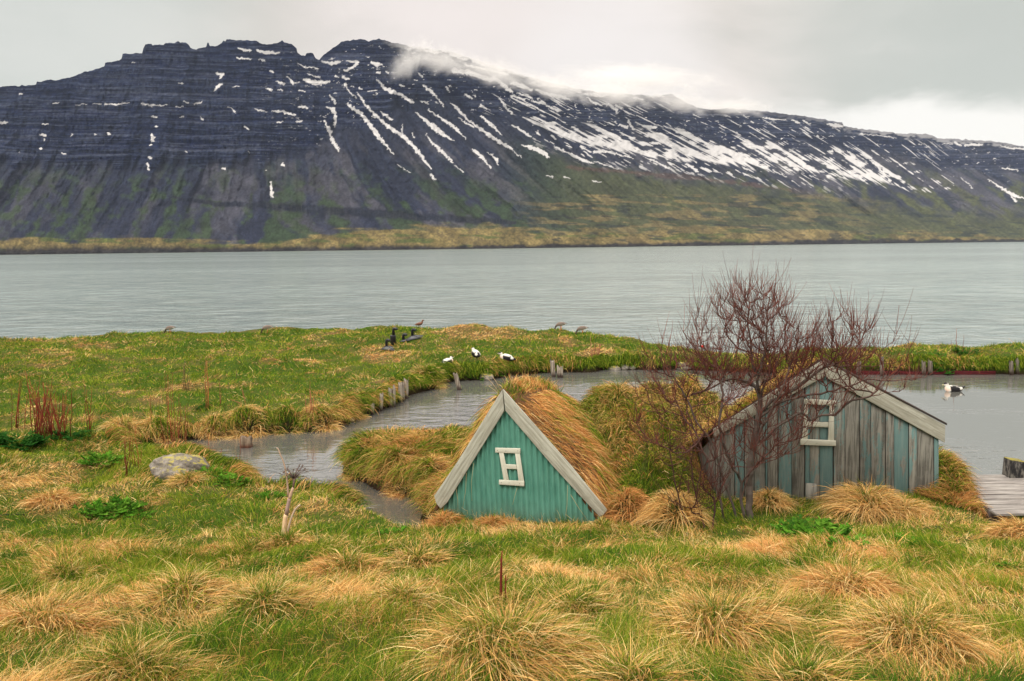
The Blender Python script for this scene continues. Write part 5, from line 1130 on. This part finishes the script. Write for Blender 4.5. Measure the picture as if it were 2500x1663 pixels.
# ------------------------------------------------------------------ boulder and stones
def mat_rock():
    m, t, o = new_mat('lichen_rock'); pos = t.add('ShaderNodeTexCoord').outputs['Object']
    n = t.noise(pos, 4, 7, .7); n2 = t.noise(pos, 26, 5, .7); n3 = t.noise(t.mapping(pos, loc=(3, 3, 3)), 5.5, 6, .75)
    c = t.mix(t.ss(n, .35, .65), (.12, .105, .088), (.30, .27, .235)); c = t.mix(t.math('MULTIPLY', t.ss(n2, .45, .7), .6), c, (.06, .055, .05)); c = t.mix(t.ss(n2, .66, .74), c, (.45, .44, .41))
    sep = t.add('ShaderNodeSeparateXYZ', i_Vector=t.add('ShaderNodeNewGeometry').outputs['Normal']).outputs[2]
    c = t.mix(t.math('MULTIPLY', t.ss(n3, .50, .58), t.ss(sep, .25, .7)), c, (.36, .31, .07)); principled(t, o, c, .9, t.math('ADD', n, n2), .7, .03, .2); return m
ROCK = mat_rock()
def stone(p, rx, ry, rz, label, seed, name='boulder', group=None, cat='rock', sunk=.35, skew=0.0):
    import bmesh
    bm = bmesh.new(); bmesh.ops.create_icosphere(bm, subdivisions=5, radius=1); V = np.array([v.co[:] for v in bm.verts]); Fc = np.array([[v.index for v in f.verts] for f in bm.faces]); bm.free()
    q = V * 1.3 + seed * 7.7; nz = fbm(q[:, 0] + q[:, 2] * .7, q[:, 1] + q[:, 2] * .9, 3, 800) - .5
    pq = np.sign(V) * np.abs(V) ** .82; R_ = 1 + nz * .5 + (fbm(V[:, 0] * 7 + seed, V[:, 1] * 7 + V[:, 2] * 5, 3, 810) - .5) * .12
    W = pq * R_[:, None] * np.array([rx, ry, rz]); W[:, 2] += skew * W[:, 0]; W[:, 2] += rz * (1 - 2 * sunk); W[:, 2] = np.maximum(W[:, 2], -.15)
    o = mesh(name, W + p, Fc, ROCK, None, None, True, origin=p); tag(o, label, cat, group); return o
bp = ground_at(425, 1170); kx = bp[1] / F
stone(bp + np.array([-2 * kx, .35, -.10]), 66 * kx, .42, 38 * kx, 'rounded grey boulder spotted with yellow lichen beside the channel', 4, skew=-.10, sunk=.22)
for i, (x, y, w_, lab) in enumerate([(1668, 900, 18, 'pale grey stone at the water near the right end of the far bank'), (1525, 900, 10, 'small pale stone on the gravel shore'), (1500, 903, 14, 'flat brown stone on the gravel shore'), (1545, 902, 8, 'small dark stone right of the pale one on the gravel shore'),
                                     (1188, 925, 16, 'grey round stone in the bank below the middle standing duck'), (857, 1028, 9, 'dark wet stone at the water beside the first stake'), (1680, 1308, 9, 'whitish small stone at the foot of the bare shrub'), (2370, 1352, 5, 'small black stone on the lawn near the right edge')]):
    p = ground_at(x, y); k = p[1] / F; stone(p, w_ * k, w_ * k * .8, w_ * k * .6, lab, i + 11, 'stone', 'small stones', 'stone', .3)

# ------------------------------------------------------------------ stakes in the water
def stake(x0, y0, x1, y1, wpx, label, dz=0, kpx=None, group='old wooden stakes in the water', notch=False, water=True):
    b = at_z(x0, y0, 0) if water else ground_at(x0, y0); d_ = b[1]; top = at_depth(x1, y1, d_); r_ = wpx * .62 * d_ / F; root = b
    g = Geo(); low = b + (b - top) * .35; n = 8; k = 8; pts = [low + (top - low) * i / n for i in range(n + 1)]
    V = []
    for i, p in enumerate(pts):
        for j in range(k):
            a_ = j * 2 * math.pi / k + .3; rr = r_ * (1 + .14 * math.sin(3 * a_ + 1.3 * x0) + RS.uniform(-.05, .05)); zoff = RS.uniform(-.05, .03) * 2 if i == n else 0
            V.append(p + np.array([rr * math.cos(a_), rr * .8 * math.sin(a_), zoff]))
    V = np.array(V); Q = [[i * k + j, i * k + (j + 1) % k, (i + 1) * k + (j + 1) % k, (i + 1) * k + j] for i in range(n) for j in range(k)]
    wet = np.clip((V[:, 2] - .04) / .16, 0, 1)[:, None]; C = np.array([.06, .022, .018]) * (1 - wet) + np.array([1, .97, .92]) * (.45 if x0 > 2000 else .85) * wet
    g.add(V, Q=Q, N=[[n * k + j for j in range(k)], list(range(k))[::-1]], C=C)
    o = g.build('wooden_stake', WETSTAKE, origin=root); tag(o, label, 'stake', group)
def mat_wet():
    m, t, o = new_mat('stake_wet_foot'); pos = t.add('ShaderNodeTexCoord').outputs['Object']; a = t.add('ShaderNodeAttribute', attribute_name='Col').outputs['Color']
    g = t.noise(t.mapping(pos, (30, 30, 2.5)), 1, 6, .65); c = t.mix(t.ss(g, .35, .65), (.13, .105, .085), (.36, .325, .28)); c = t.mix(1.0, c, a, 'MULTIPLY'); principled(t, o, c, .85, g, .6, .008, .2); return m
WETSTAKE = mat_wet()
stake(908, 1012, 909, 984, 9, 'nearest and shortest of the row of stakes along the far bank')
stake(929, 1003, 931, 962, 8, 'second stake of the row, slim and pale')
stake(953, 994, 952, 945, 8, 'third stake of the row, standing close to its twin')
stake(961, 993, 962, 943, 7, 'fourth stake of the row, twin of the third one')
stake(977, 982, 977, 932, 9, 'fifth stake of the row, thick and dark footed')
stake(985, 980, 984, 934, 6, 'thin sixth stake of the row, leaning on the fifth')
stake(991, 973, 991, 924, 9, 'tallest and farthest stake of the row')
stake(1121, 952, 1111, 908, 9, 'single stake leaning left in the water below the sitting duck')
stake(1352, 920, 1348, 878, 9, 'crooked brown stake in the far bank near the dark leafy plant')
stake(1364, 922, 1363, 894, 7, 'short pale stake in front of the crooked one')
stake(1371, 922, 1371, 894, 6, 'short pale stake right beside its twin by the crooked one')
stake(2096, 916, 2097, 884, 9, 'pale stake by the red boards behind the tree, leftmost')
stake(2153, 918, 2152, 872, 8, 'tall pale stake behind the tree branches by the red boards')
stake(2256, 916, 2255, 880, 8, 'grey stake left of the pair in front of the red boards')
stake(2272, 916, 2271, 881, 9, 'brown stake right of the pair in front of the red boards')
stake(2470, 916, 2469, 884, 8, 'brown stake in the strip bank near the right edge')
stake(2485, 914, 2484, 876, 7, 'pale stake nearest the right edge of the strip bank')
# split stump standing in the channel
b = at_z(600, 1094, 0); k = b[1] / F; g = Geo()
xs = [-13, -5, 2, 7, 12]; zs = [-30, -4, 3, 12, 22]; tops = [29, 27, 23, 28, 25]; V = []; C = []
for dy in (0, .16):
    for zi, z_ in enumerate(zs):
        for xi, x_ in enumerate(xs):
            zz_ = tops[xi] if zi == 4 else z_; V.append(b + np.array([x_ * k, dy + RS.uniform(-.01, .01), zz_ * k])); C.append([.13, .03, .025] if zi < 2 else ([.28, .13, .09] if zi == 2 else [.55, .46, .38]))
n_ = 25; Q = []
for zi in range(4):
    for xi in range(4): a_ = zi * 5 + xi; Q += [[a_, a_ + 1, a_ + 6, a_ + 5], [a_ + n_, a_ + n_ + 5, a_ + n_ + 6, a_ + n_ + 1]]
    for xi in (0, 4): a_ = zi * 5 + xi; Q.append([a_, a_ + 5, a_ + 5 + n_, a_ + n_])
for xi in range(4): Q += [[20 + xi, 21 + xi, 46 + xi, 45 + xi], [xi, xi + n_, xi + 1 + n_, xi + 1]]
g.add(V, Q=Q, C=np.array(C)); o = g.build('split_stump', WETSTAKE, origin=b); tag(o, 'square weathered stump with a dark wet foot standing in the channel', 'stump')

# red boards along the strip bank
root = None
p0 = at_z(2078, 915, 0); p1 = at_z(2432, 915, 0); root = empty('bank_edging', p0); tag(root, 'dark red boards edging the strip of land at the waterline', 'edging')
for i in range(3):
    a_ = p0 + (p1 - p0) * (i / 3 + .004); b_ = p0 + (p1 - p0) * ((i + 1) / 3 - .004); g = Geo(); z0, z1 = -.1, .15 - .02 * (i % 2)
    nseg = 8; 
    for s_ in range(nseg):
        u0 = a_ + (b_ - a_) * s_ / nseg; u1 = a_ + (b_ - a_) * (s_ + 1) / nseg; 
        if s_ == 0 or True: pass
    g.prism([a_ + [0, 0, z0], b_ + [0, 0, z0], b_ + [0, 0, z1 - .02], a_ + (b_ - a_) * .5 + [0, 0, z1 - .03], a_ + [0, 0, z1]], [0, .05, 0]); g.build('board', REDWOOD, root, col=False)

# ------------------------------------------------------------------ jetty
def jetty():
    zt = .52; P0 = at_z(2440, 1215, zt); root = empty('jetty', P0); tag(root, 'weathered grey plank jetty at the right edge', 'jetty')
    ys_ = np.array([1167, 1174, 1182, 1190, 1198, 1208, 1218, 1230, 1243, 1257, 1270]); dd = (HC - zt) * F / (ys_ - 588)
    for i in range(len(ys_) - 1):
        d0, d1 = dd[i], dd[i + 1]; w_ = (d0 - d1); yc = (d0 + d1) / 2; left = np.interp(i, [0, 3, 6, 9], [2386, 2396, 2415, 2452]); xl = (left - 1250) / F * yc
        g = Geo(); sl_ = .012; c = np.array([xl + 2.2, yc, zt - .02]); ax = np.array([2.2, .02, 0]); g.box(c + [0, 0, RS.uniform(-.006, .006)], ax, [0, w_ * .41, 0], [0, 0, .02]); o = g.build('plank', DECKWOOD, root, col=False); bv = o.modifiers.new('bevel', 'BEVEL'); bv.width = .005; bv.segments = 1
    for y_ in (dd[0] - .25, dd[-1] + .3):
        g = Geo(); g.box([7.9 + 1.7, y_ - 0, zt - .13], [2.3, 0, 0], [0, .05, 0], [0, 0, .06]); g.build('beam', EDGEWOOD, root, col=False)
    for xx in (8.6, 10.9):
        g = Geo(); g.tube([(xx, dd[0] - .3, -.5), (xx, dd[0] - .3, zt - .06)], .07, 10); g.build('pile', EDGEWOOD, root, col=False)
    b = at_z(2484, 1168, zt); k = b[1] / F; g = Geo(); g.prism([b + np.array([x * k, .02, z * k]) for x, z in ((-20, -40), (22, -40), (24, 40), (-15, 46))], [0, .25, 0], C=1.0)
    o = g.build('mooring_post', POSTWOOD, origin=b); tag(o, 'thick blackened post with mossy top behind the jetty', 'post'); bv = o.modifiers.new('bevel', 'BEVEL'); bv.width = .012; bv.segments = 2
def mat_post():
    m, t, o = new_mat('tarred_mossy_post'); pos = t.add('ShaderNodeTexCoord').outputs['Object']; n = t.noise(t.mapping(pos, (12, 12, 4)), 1, 6, .7); n2 = t.noise(pos, 9, 4, .6)
    c = t.mix(t.ss(n, .42, .6), (.018, .017, .018), (.15, .14, .125)); nz = t.add('ShaderNodeSeparateXYZ', i_Vector=t.add('ShaderNodeNewGeometry').outputs['Normal']).outputs[2]
    c = t.mix(t.math('MULTIPLY', t.ss(nz, .3, .8), t.ss(n2, .3, .5)), c, (.22, .19, .04)); principled(t, o, c, .85, n, .6, .01, .2); return m
POSTWOOD = mat_post(); jetty()

# ------------------------------------------------------------------ vents and duck-house roofs
def hooded(px_, py_, ytop, wpx, label, roof=None, big=False):
    b = ground_at(px_, py_); D = b[1]; k = D / F; root = empty('vent_hut' if roof else 'vent_pipe', b); tag(root, label, 'vent')
    zt = at_depth(px_, ytop, D)[2]; r_ = wpx / 2 * k; blk = [.012, .013, .017]
    if roof:
        xl, xr, yb, yt = roof; g = Geo(); A_ = lambda x, y, dz=0: at_depth(x, y, D + dz)
        pk = A_(px_, yt, .45); fl_ = A_(xl, yb, 0); frr = A_(xr, yb, 0); fl_[2] = max(fl_[2], gz(fl_[0], fl_[1]) + .06); frr[2] = max(frr[2], gz(frr[0], frr[1]) + .06); pk[2] += .06; bl_ = fl_ + [0, 1.0, .0]; br_ = frr + [0, 1.0, 0]
        g.add([fl_, frr, br_, bl_, pk], T=[[0, 1, 4], [1, 2, 4], [2, 3, 4], [3, 0, 4]], N=[[3, 2, 1, 0]], C=[.085, .09, .10])
        for e_ in (fl_, frr, br_, bl_): g.tube([e_, pk], .018, 5, C=[.03, .03, .035])
        g.build('roof', BLACKPIPE, root); base = pk.copy(); base[2] -= .08; cx_ = pk
    else: base = b.copy(); base[2] -= .1
    g = Geo(); zc = zt - r_ * 1.5
    if big:
        body_t = at_depth(px_, ytop + 18, D)[2]; g.tube([base, [base[0], base[1], body_t - .03], [base[0], base[1], body_t]], r_, 16, C=blk); g.build('barrel', BLACKPIPE, root, smooth=False)
        g = Geo(); g.tube([[base[0], base[1], body_t + .002], [base[0], base[1], body_t + .022]], r_ * 1.08, 16, C=[.05, .05, .055]); g.build('lid', BLACKPIPE, root); base = base.copy(); base[2] = body_t + .024; base[0] += 1.5 * k; r_ *= .52; g = Geo(); zc = zt - r_ * 1.3
    X0, Y0 = base[0], base[1]; pts = [[X0, Y0, base[2]], [X0, Y0, zc]]
    for a_ in np.linspace(.35, 2.9, 8): pts.append([X0 + (1 - math.cos(a_)) * r_ * 1.15, Y0 - .3 * r_ * a_, zc + math.sin(a_) * r_ * 1.25])
    g.tube(pts, r_, 12, C=blk); g.build('bent_pipe', BLACKPIPE, root, smooth=True)
hooded(960, 842, 802, 14, 'tall black ventilation barrel with a bent pipe on its lid', None, True)
hooded(944, 858, 832, 7, 'nearest small grey roof with a bent black pipe, left of the black barrel', (930, 965, 857, 848))
hooded(985, 839, 818, 7, 'middle small grey roof with a bent black pipe, right of the black barrel', (976, 1001, 840, 833))
hooded(1007, 832, 806, 7, 'widest small grey roof with a bent black pipe, farthest right', (988, 1028, 833, 822))

# ------------------------------------------------------------------ birds
def bird(name, label, cat, pos, heading, L=.56, kind='eider', pose='stand', group=None):
    # profile along x (forward), z up, in units of body length; (x, z, half width, half height)
    if pose == 'stand': pr = [(-.56, .40, .008, .012), (-.50, .42, .04, .03), (-.38, .45, .11, .085), (-.22, .48, .165, .15), (-.02, .50, .19, .185), (.16, .54, .175, .18), (.29, .61, .12, .14), (.335, .70, .078, .09), (.34, .79, .07, .075), (.365, .865, .082, .085), (.42, .895, .078, .075), (.475, .88, .055, .055), (.53, .865, .032, .034), (.60, .845, .022, .018)]
    elif pose == 'swim': pr = [(-.62, .20, .008, .012), (-.52, .14, .06, .03), (-.40, .09, .12, .08), (-.22, .06, .175, .13), (0, .05, .195, .15), (.18, .07, .175, .15), (.29, .13, .12, .13), (.32, .22, .08, .09), (.33, .29, .07, .075), (.355, .35, .082, .08), (.41, .365, .078, .072), (.465, .345, .055, .052), (.52, .325, .034, .034), (.59, .29, .022, .018)]
    elif pose == 'sit': pr = [(-.56, .13, .008, .012), (-.48, .13, .05, .035), (-.36, .15, .12, .10), (-.2, .17, .18, .17), (0, .19, .20, .19), (.16, .24, .18, .18), (.25, .33, .12, .13), (.26, .41, .085, .08), (.27, .47, .08, .075), (.31, .50, .078, .07), (.36, .485, .055, .05), (.42, .465, .032, .034), (.48, .45, .022, .018)]
    else: pr = [(-.58, .50, .008, .012), (-.50, .51, .05, .035), (-.36, .51, .12, .09), (-.2, .50, .165, .15), (0, .48, .18, .175), (.17, .45, .155, .155), (.30, .38, .095, .10), (.38, .28, .055, .06), (.43, .18, .048, .05), (.46, .11, .055, .055), (.48, .06, .048, .05), (.50, .01, .028, .03), (.515, -.03, .018, .018)]
    pr = np.array(pr)
    if kind == 'eider': hi_ = pr[:, 1] > (.6 if pose == 'stand' else .12 if pose == 'swim' else .28); z0_ = .6 if pose == 'stand' else .12 if pose == 'swim' else .28; pr[hi_, 1] = z0_ + (pr[hi_, 1] - z0_) * (.62 if pose == 'stand' else .85); pr[:7, 2] *= 1.2; pr[:7, 3] *= 1.28; pr[7:, 2:] *= 1.12
    K = 16; n = len(pr); c, s_ = math.cos(heading), math.sin(heading)
    # densify
    tt = np.linspace(0, n - 1, (n - 1) * 3 + 1); pr = np.stack([np.interp(tt, np.arange(n), pr[:, j]) for j in range(4)], 1)
    ker = np.array([.25, .5, .25])
    for j in range(4): q = pr[:, j].copy(); q[1:-1] = np.convolve(pr[:, j], ker, 'valid'); pr[:, j] = q
    n = len(pr); tx = np.gradient(pr[:, 0]); tz = np.gradient(pr[:, 1]); tl = np.hypot(tx, tz); tx /= tl; tz /= tl
    th = np.arange(K) * 2 * math.pi / K; V = np.zeros((n, K, 3)); U = np.zeros((n, K, 3))
    for i in range(n):
        lx = pr[i, 0] - tz[i] * np.sin(th) * pr[i, 3]; ly = np.cos(th) * pr[i, 2]; lz = pr[i, 1] + tx[i] * np.sin(th) * pr[i, 3]; U[i] = np.stack([lx, ly, lz], -1)
        V[i, :, 0] = (lx * c - ly * s_) * L; V[i, :, 1] = (lx * s_ + ly * c) * L; V[i, :, 2] = lz * L
    sg = np.sin(th)[None, :] + 0 * pr[:, :1]; x_ = U[..., 0]; t_ = (np.arange(n) / (n - 1))[:, None] + 0 * sg
    if kind == 'eider':
        white = np.array([.66, .64, .58]); blk = np.array([.010, .009, .011]); C = np.ones((n, K, 3)) * white
        belly = (sg < (.70 if pose != 'swim' else .93) - .35 * np.clip((x_ - .1) / .3, 0, 1) + .25 * np.clip((-x_ - .2) * 2, 0, 1)) & (t_ < .52) & (x_ < .23); C[belly] = blk; C[(x_ < -.30) & (sg > .75) & (t_ < .4)] = blk
        C[(x_ < -.40) & (t_ < .5)] = blk; rp = (x_ > -.40) & (x_ < -.27) & (sg > -.25) & (sg < .75) & (t_ < .4); C[rp] = white
        breast = (t_ > .42) & (t_ < .56) & (sg < .1) & (x_ > .2); C[breast] = np.array([.72, .55, .45])
        capm = (t_ > .70) & (t_ < .90) & (sg > .35); C[capm] = blk; C[t_ > .90] = np.array([.30, .28, .15])
    elif kind == 'brown': C = np.ones((n, K, 3)) * np.array([.16, .075, .05]) * RS.uniform(.6, 1.4, (n, K, 1)); C[t_ > .9] = [.08, .07, .06]
    else:
        C = np.ones((n, K, 3)) * np.array([.16, .125, .105]); C[(t_ < .5) & (sg < -.15)] = [.42, .38, .33]; C[(t_ < .12)] = [.03, .028, .026]; C[(x_ < -.33) & (sg < .1) & (t_ > .05)] = [.65, .62, .58]; C[(t_ > .55)] = [.05, .035, .03]; C[t_ > .93] = [.45, .20, .08]
    C = C.reshape(-1, 3); Q = [[i * K + j, i * K + (j + 1) % K, (i + 1) * K + (j + 1) % K, (i + 1) * K + j] for i in range(n - 1) for j in range(K)]
    L = L * 1.0
    root = empty(name, pos); tag(root, label, cat, group)
    g = Geo(); g.add(V.reshape(-1, 3) + pos, Q=Q, C=C, N=[list(range(K))[::-1], [(n - 1) * K + j for j in range(K)]]); g.build('body', FEATHER, root, smooth=True)
    if pose in ('stand', 'graze'):
        for sy in (-.09, .09):
            g = Geo(); lc = [.25, .17, .06] if kind != 'goose' else [.55, .20, .08]
            def T_(x, y, z): return pos + np.array([(x * c - y * s_) * L, (x * s_ + y * c) * L, z * L])
            g.tube([T_(-.04, sy, .36), T_(-.06, sy, .16), T_(-.02, sy, .01)], .022 * L, 6, C=lc); g.prism([T_(-.06, sy - .02, .0), T_(.10, sy - .06, .0), T_(.11, sy, 0), T_(.10, sy + .06, .0), T_(-.06, sy + .02, .0)], [0, 0, .02 * L], C=lc); g.build('leg', FEATHER, root)
    # folded wing with curved tertial plumes
    if kind in ('eider', 'goose') :
        for sy in (-1, 1):
            if kind == 'eider' and pose != 'graze':
                g = Geo(); zb = np.interp(-.25, pr[:n // 2, 0], pr[:n // 2, 1]); P_ = []
                for f in np.linspace(0, 1, 6):
                    x = .05 - .38 * f; z = np.interp(x, pr[:n // 2, 0], pr[:n // 2, 1]) + .135 - .13 * f ** 3; y = sy * (.10 + .05 * f); P_.append(pos + np.array([(x * c - y * s_) * L, (x * s_ + y * c) * L, z * L]))
                g.tube(P_, np.array([.01, .02, .024, .024, .03, .02]) * L, 8, C=[.80, .78, .73]); g.build('wing_plumes', FEATHER, root, smooth=True)
    return root
def gpos(x, y, dz=0): p = ground_at(x, y).copy(); p[2] += dz; return p
G1 = 'eider drakes by the pond'; G2 = 'grey geese grazing on the peninsula'
bird('eider_duck', 'white and black duck resting low on the bank, leftmost of the three on land', 'duck', gpos(1093, 903, 0.14), math.radians(40), .58, pose='sit', group=G1)
bird('eider_duck', 'white backed duck standing on the bank facing away, middle of the three', 'duck', gpos(1162, 888, .05), math.radians(118), .60, group=G1)
bird('eider_duck', 'white and black duck standing in profile facing left, rightmost of the three', 'duck', gpos(1238, 895, 0), math.radians(172), .60, group=G1)
bird('eider_duck', 'white and black duck swimming on the pond at the right', 'duck', at_z(2327, 953, .03), math.radians(184), .62, pose='swim', group=G1)
bird('duck', 'small brown duck standing upright on the skyline behind the vents', 'duck', gpos(1024, 802, 0), math.radians(20), .42, 'brown')
for x, y, h, lab in [(415, 814, 175, 'brown grey goose grazing alone at the left against the sea'), (652, 813, 200, 'goose with its white rear turned to us near the top of the far meadow'), (1368, 806, 190, 'dark goose grazing on the skyline, left of the two together'), (1420, 816, 185, 'goose grazing with pale belly, right of the two together')]:
    bird('goose', lab, 'goose', gpos(x, y), math.radians(h), .55, 'goose', 'graze', G2)
p = at_z(1238, 950, 0)

# dark branches at the left edge
g = Geo()
for (x0, y0, x1, y1) in [(-40, 1246, 92, 1252), (-30, 1256, 70, 1260), (-30, 1264, 60, 1256), (-30, 1272, 44, 1268), (-20, 1250, 40, 1264)]:
    a_ = ground_at(max(x0, 0) + x0 * 0, y0); a_ = at_depth(x0, y0, a_[1]); b_ = at_depth(x1, y1, a_[1] + .05); g.tube([a_, (a_ + b_) / 2 + [0, 0, .02], b_], [.02, .016, .008], 6, C=[.012, .012, .016])
o = g.build('fallen_branch', BARK, origin=ground_at(30, 1265)); tag(o, 'charred black fallen branches lying in the grass at the left edge', 'branch')
# red marker and white scraps beyond the tree
p = gpos(1712, 862); g = Geo(); g.tube([p, p + [0, 0, .25]], .012, 5, C=[.4, .38, .35]); g.box(p + [0.04, 0, .25], [.06, 0, 0], [0, .01, 0], [0, 0, .05], C=[.6, .02, .015]); o = g.build('marker_flag', STEM, origin=p); tag(o, 'tiny red marker on a stick on the far bank behind the tree', 'marker')

# ------------------------------------------------------------------ haze: one closed box of even air round the scene
m, t, o = new_mat('haze_air')
pv = t.add('ShaderNodeVolumePrincipled'); pv.inputs['Color'].default_value = (.68, .78, 1.0, 1); pv.inputs['Density'].default_value = 0.000014; pv.inputs['Anisotropy'].default_value = 0.0
t.l.new(pv.outputs[0], o.inputs['Volume'])
g = Geo(); g.box([0, 4900, 447], [16000, 0, 0], [0, 5100, 0], [0, 0, 455]); hz = g.build('haze', m, col=False); tag(hz, 'thin pale haze over the fjord', 'haze', None, 'stuff')

# low cloud draped along the ridge: soft volumes standing against the upper cliffs
m, t, o = new_mat('cloud_vapour')
oc = t.add('ShaderNodeTexCoord').outputs['Object']
ln = t.add('ShaderNodeVectorMath', operation='LENGTH', i_0=oc).outputs['Value']
nz = t.noise(t.mapping(oc, (1.5, 1.0, 1.1)), 1.5, 7, .68, 1.0)
dn = t.math('MULTIPLY', t.ss(t.math('ADD', t.math('SUBTRACT', 1.0, ln), t.math('MULTIPLY', t.math('SUBTRACT', nz, .5), 1.9)), .10, 1.05), .009)
pv = t.add('ShaderNodeVolumePrincipled'); pv.inputs['Color'].default_value = (.97, .96, .95, 1); pv.inputs['Anisotropy'].default_value = 0.1; t.put(pv.inputs['Density'], dn)
t.l.new(pv.outputs[0], o.inputs['Volume'])
import bmesh
bm = bmesh.new(); bmesh.ops.create_icosphere(bm, subdivisions=3, radius=1); cm = bpy.data.meshes.new('low_cloud'); bm.to_mesh(cm); bm.free(); cm.materials.append(m)
for i, (x, y, rx, ry, tilt) in enumerate([(995, 158, 90, 30, .70), (1080, 152, 120, 36, -.15), (1210, 182, 130, 38, -.25), (1350, 214, 140, 38, -.18), (1500, 232, 140, 36, -.10), (1650, 250, 110, 34, -.15), (1790, 262, 110, 22, -.10), (1560, 190, 230, 40, -.1)]):
    D = float(np.interp(x, MPX, dist[-1])) - 130; p = at_depth(x, y, D); k = D / F
    c_ = bpy.data.objects.new('low_cloud', cm); COL.objects.link(c_); c_.location = tuple(p); c_.scale = (rx * k, 260, ry * k); c_.rotation_euler = (0, -tilt, 0)
    tag(c_, 'white mist of low cloud drifting over the snowy ridge of the mountain', 'cloud', 'low cloud on the ridge', 'stuff')
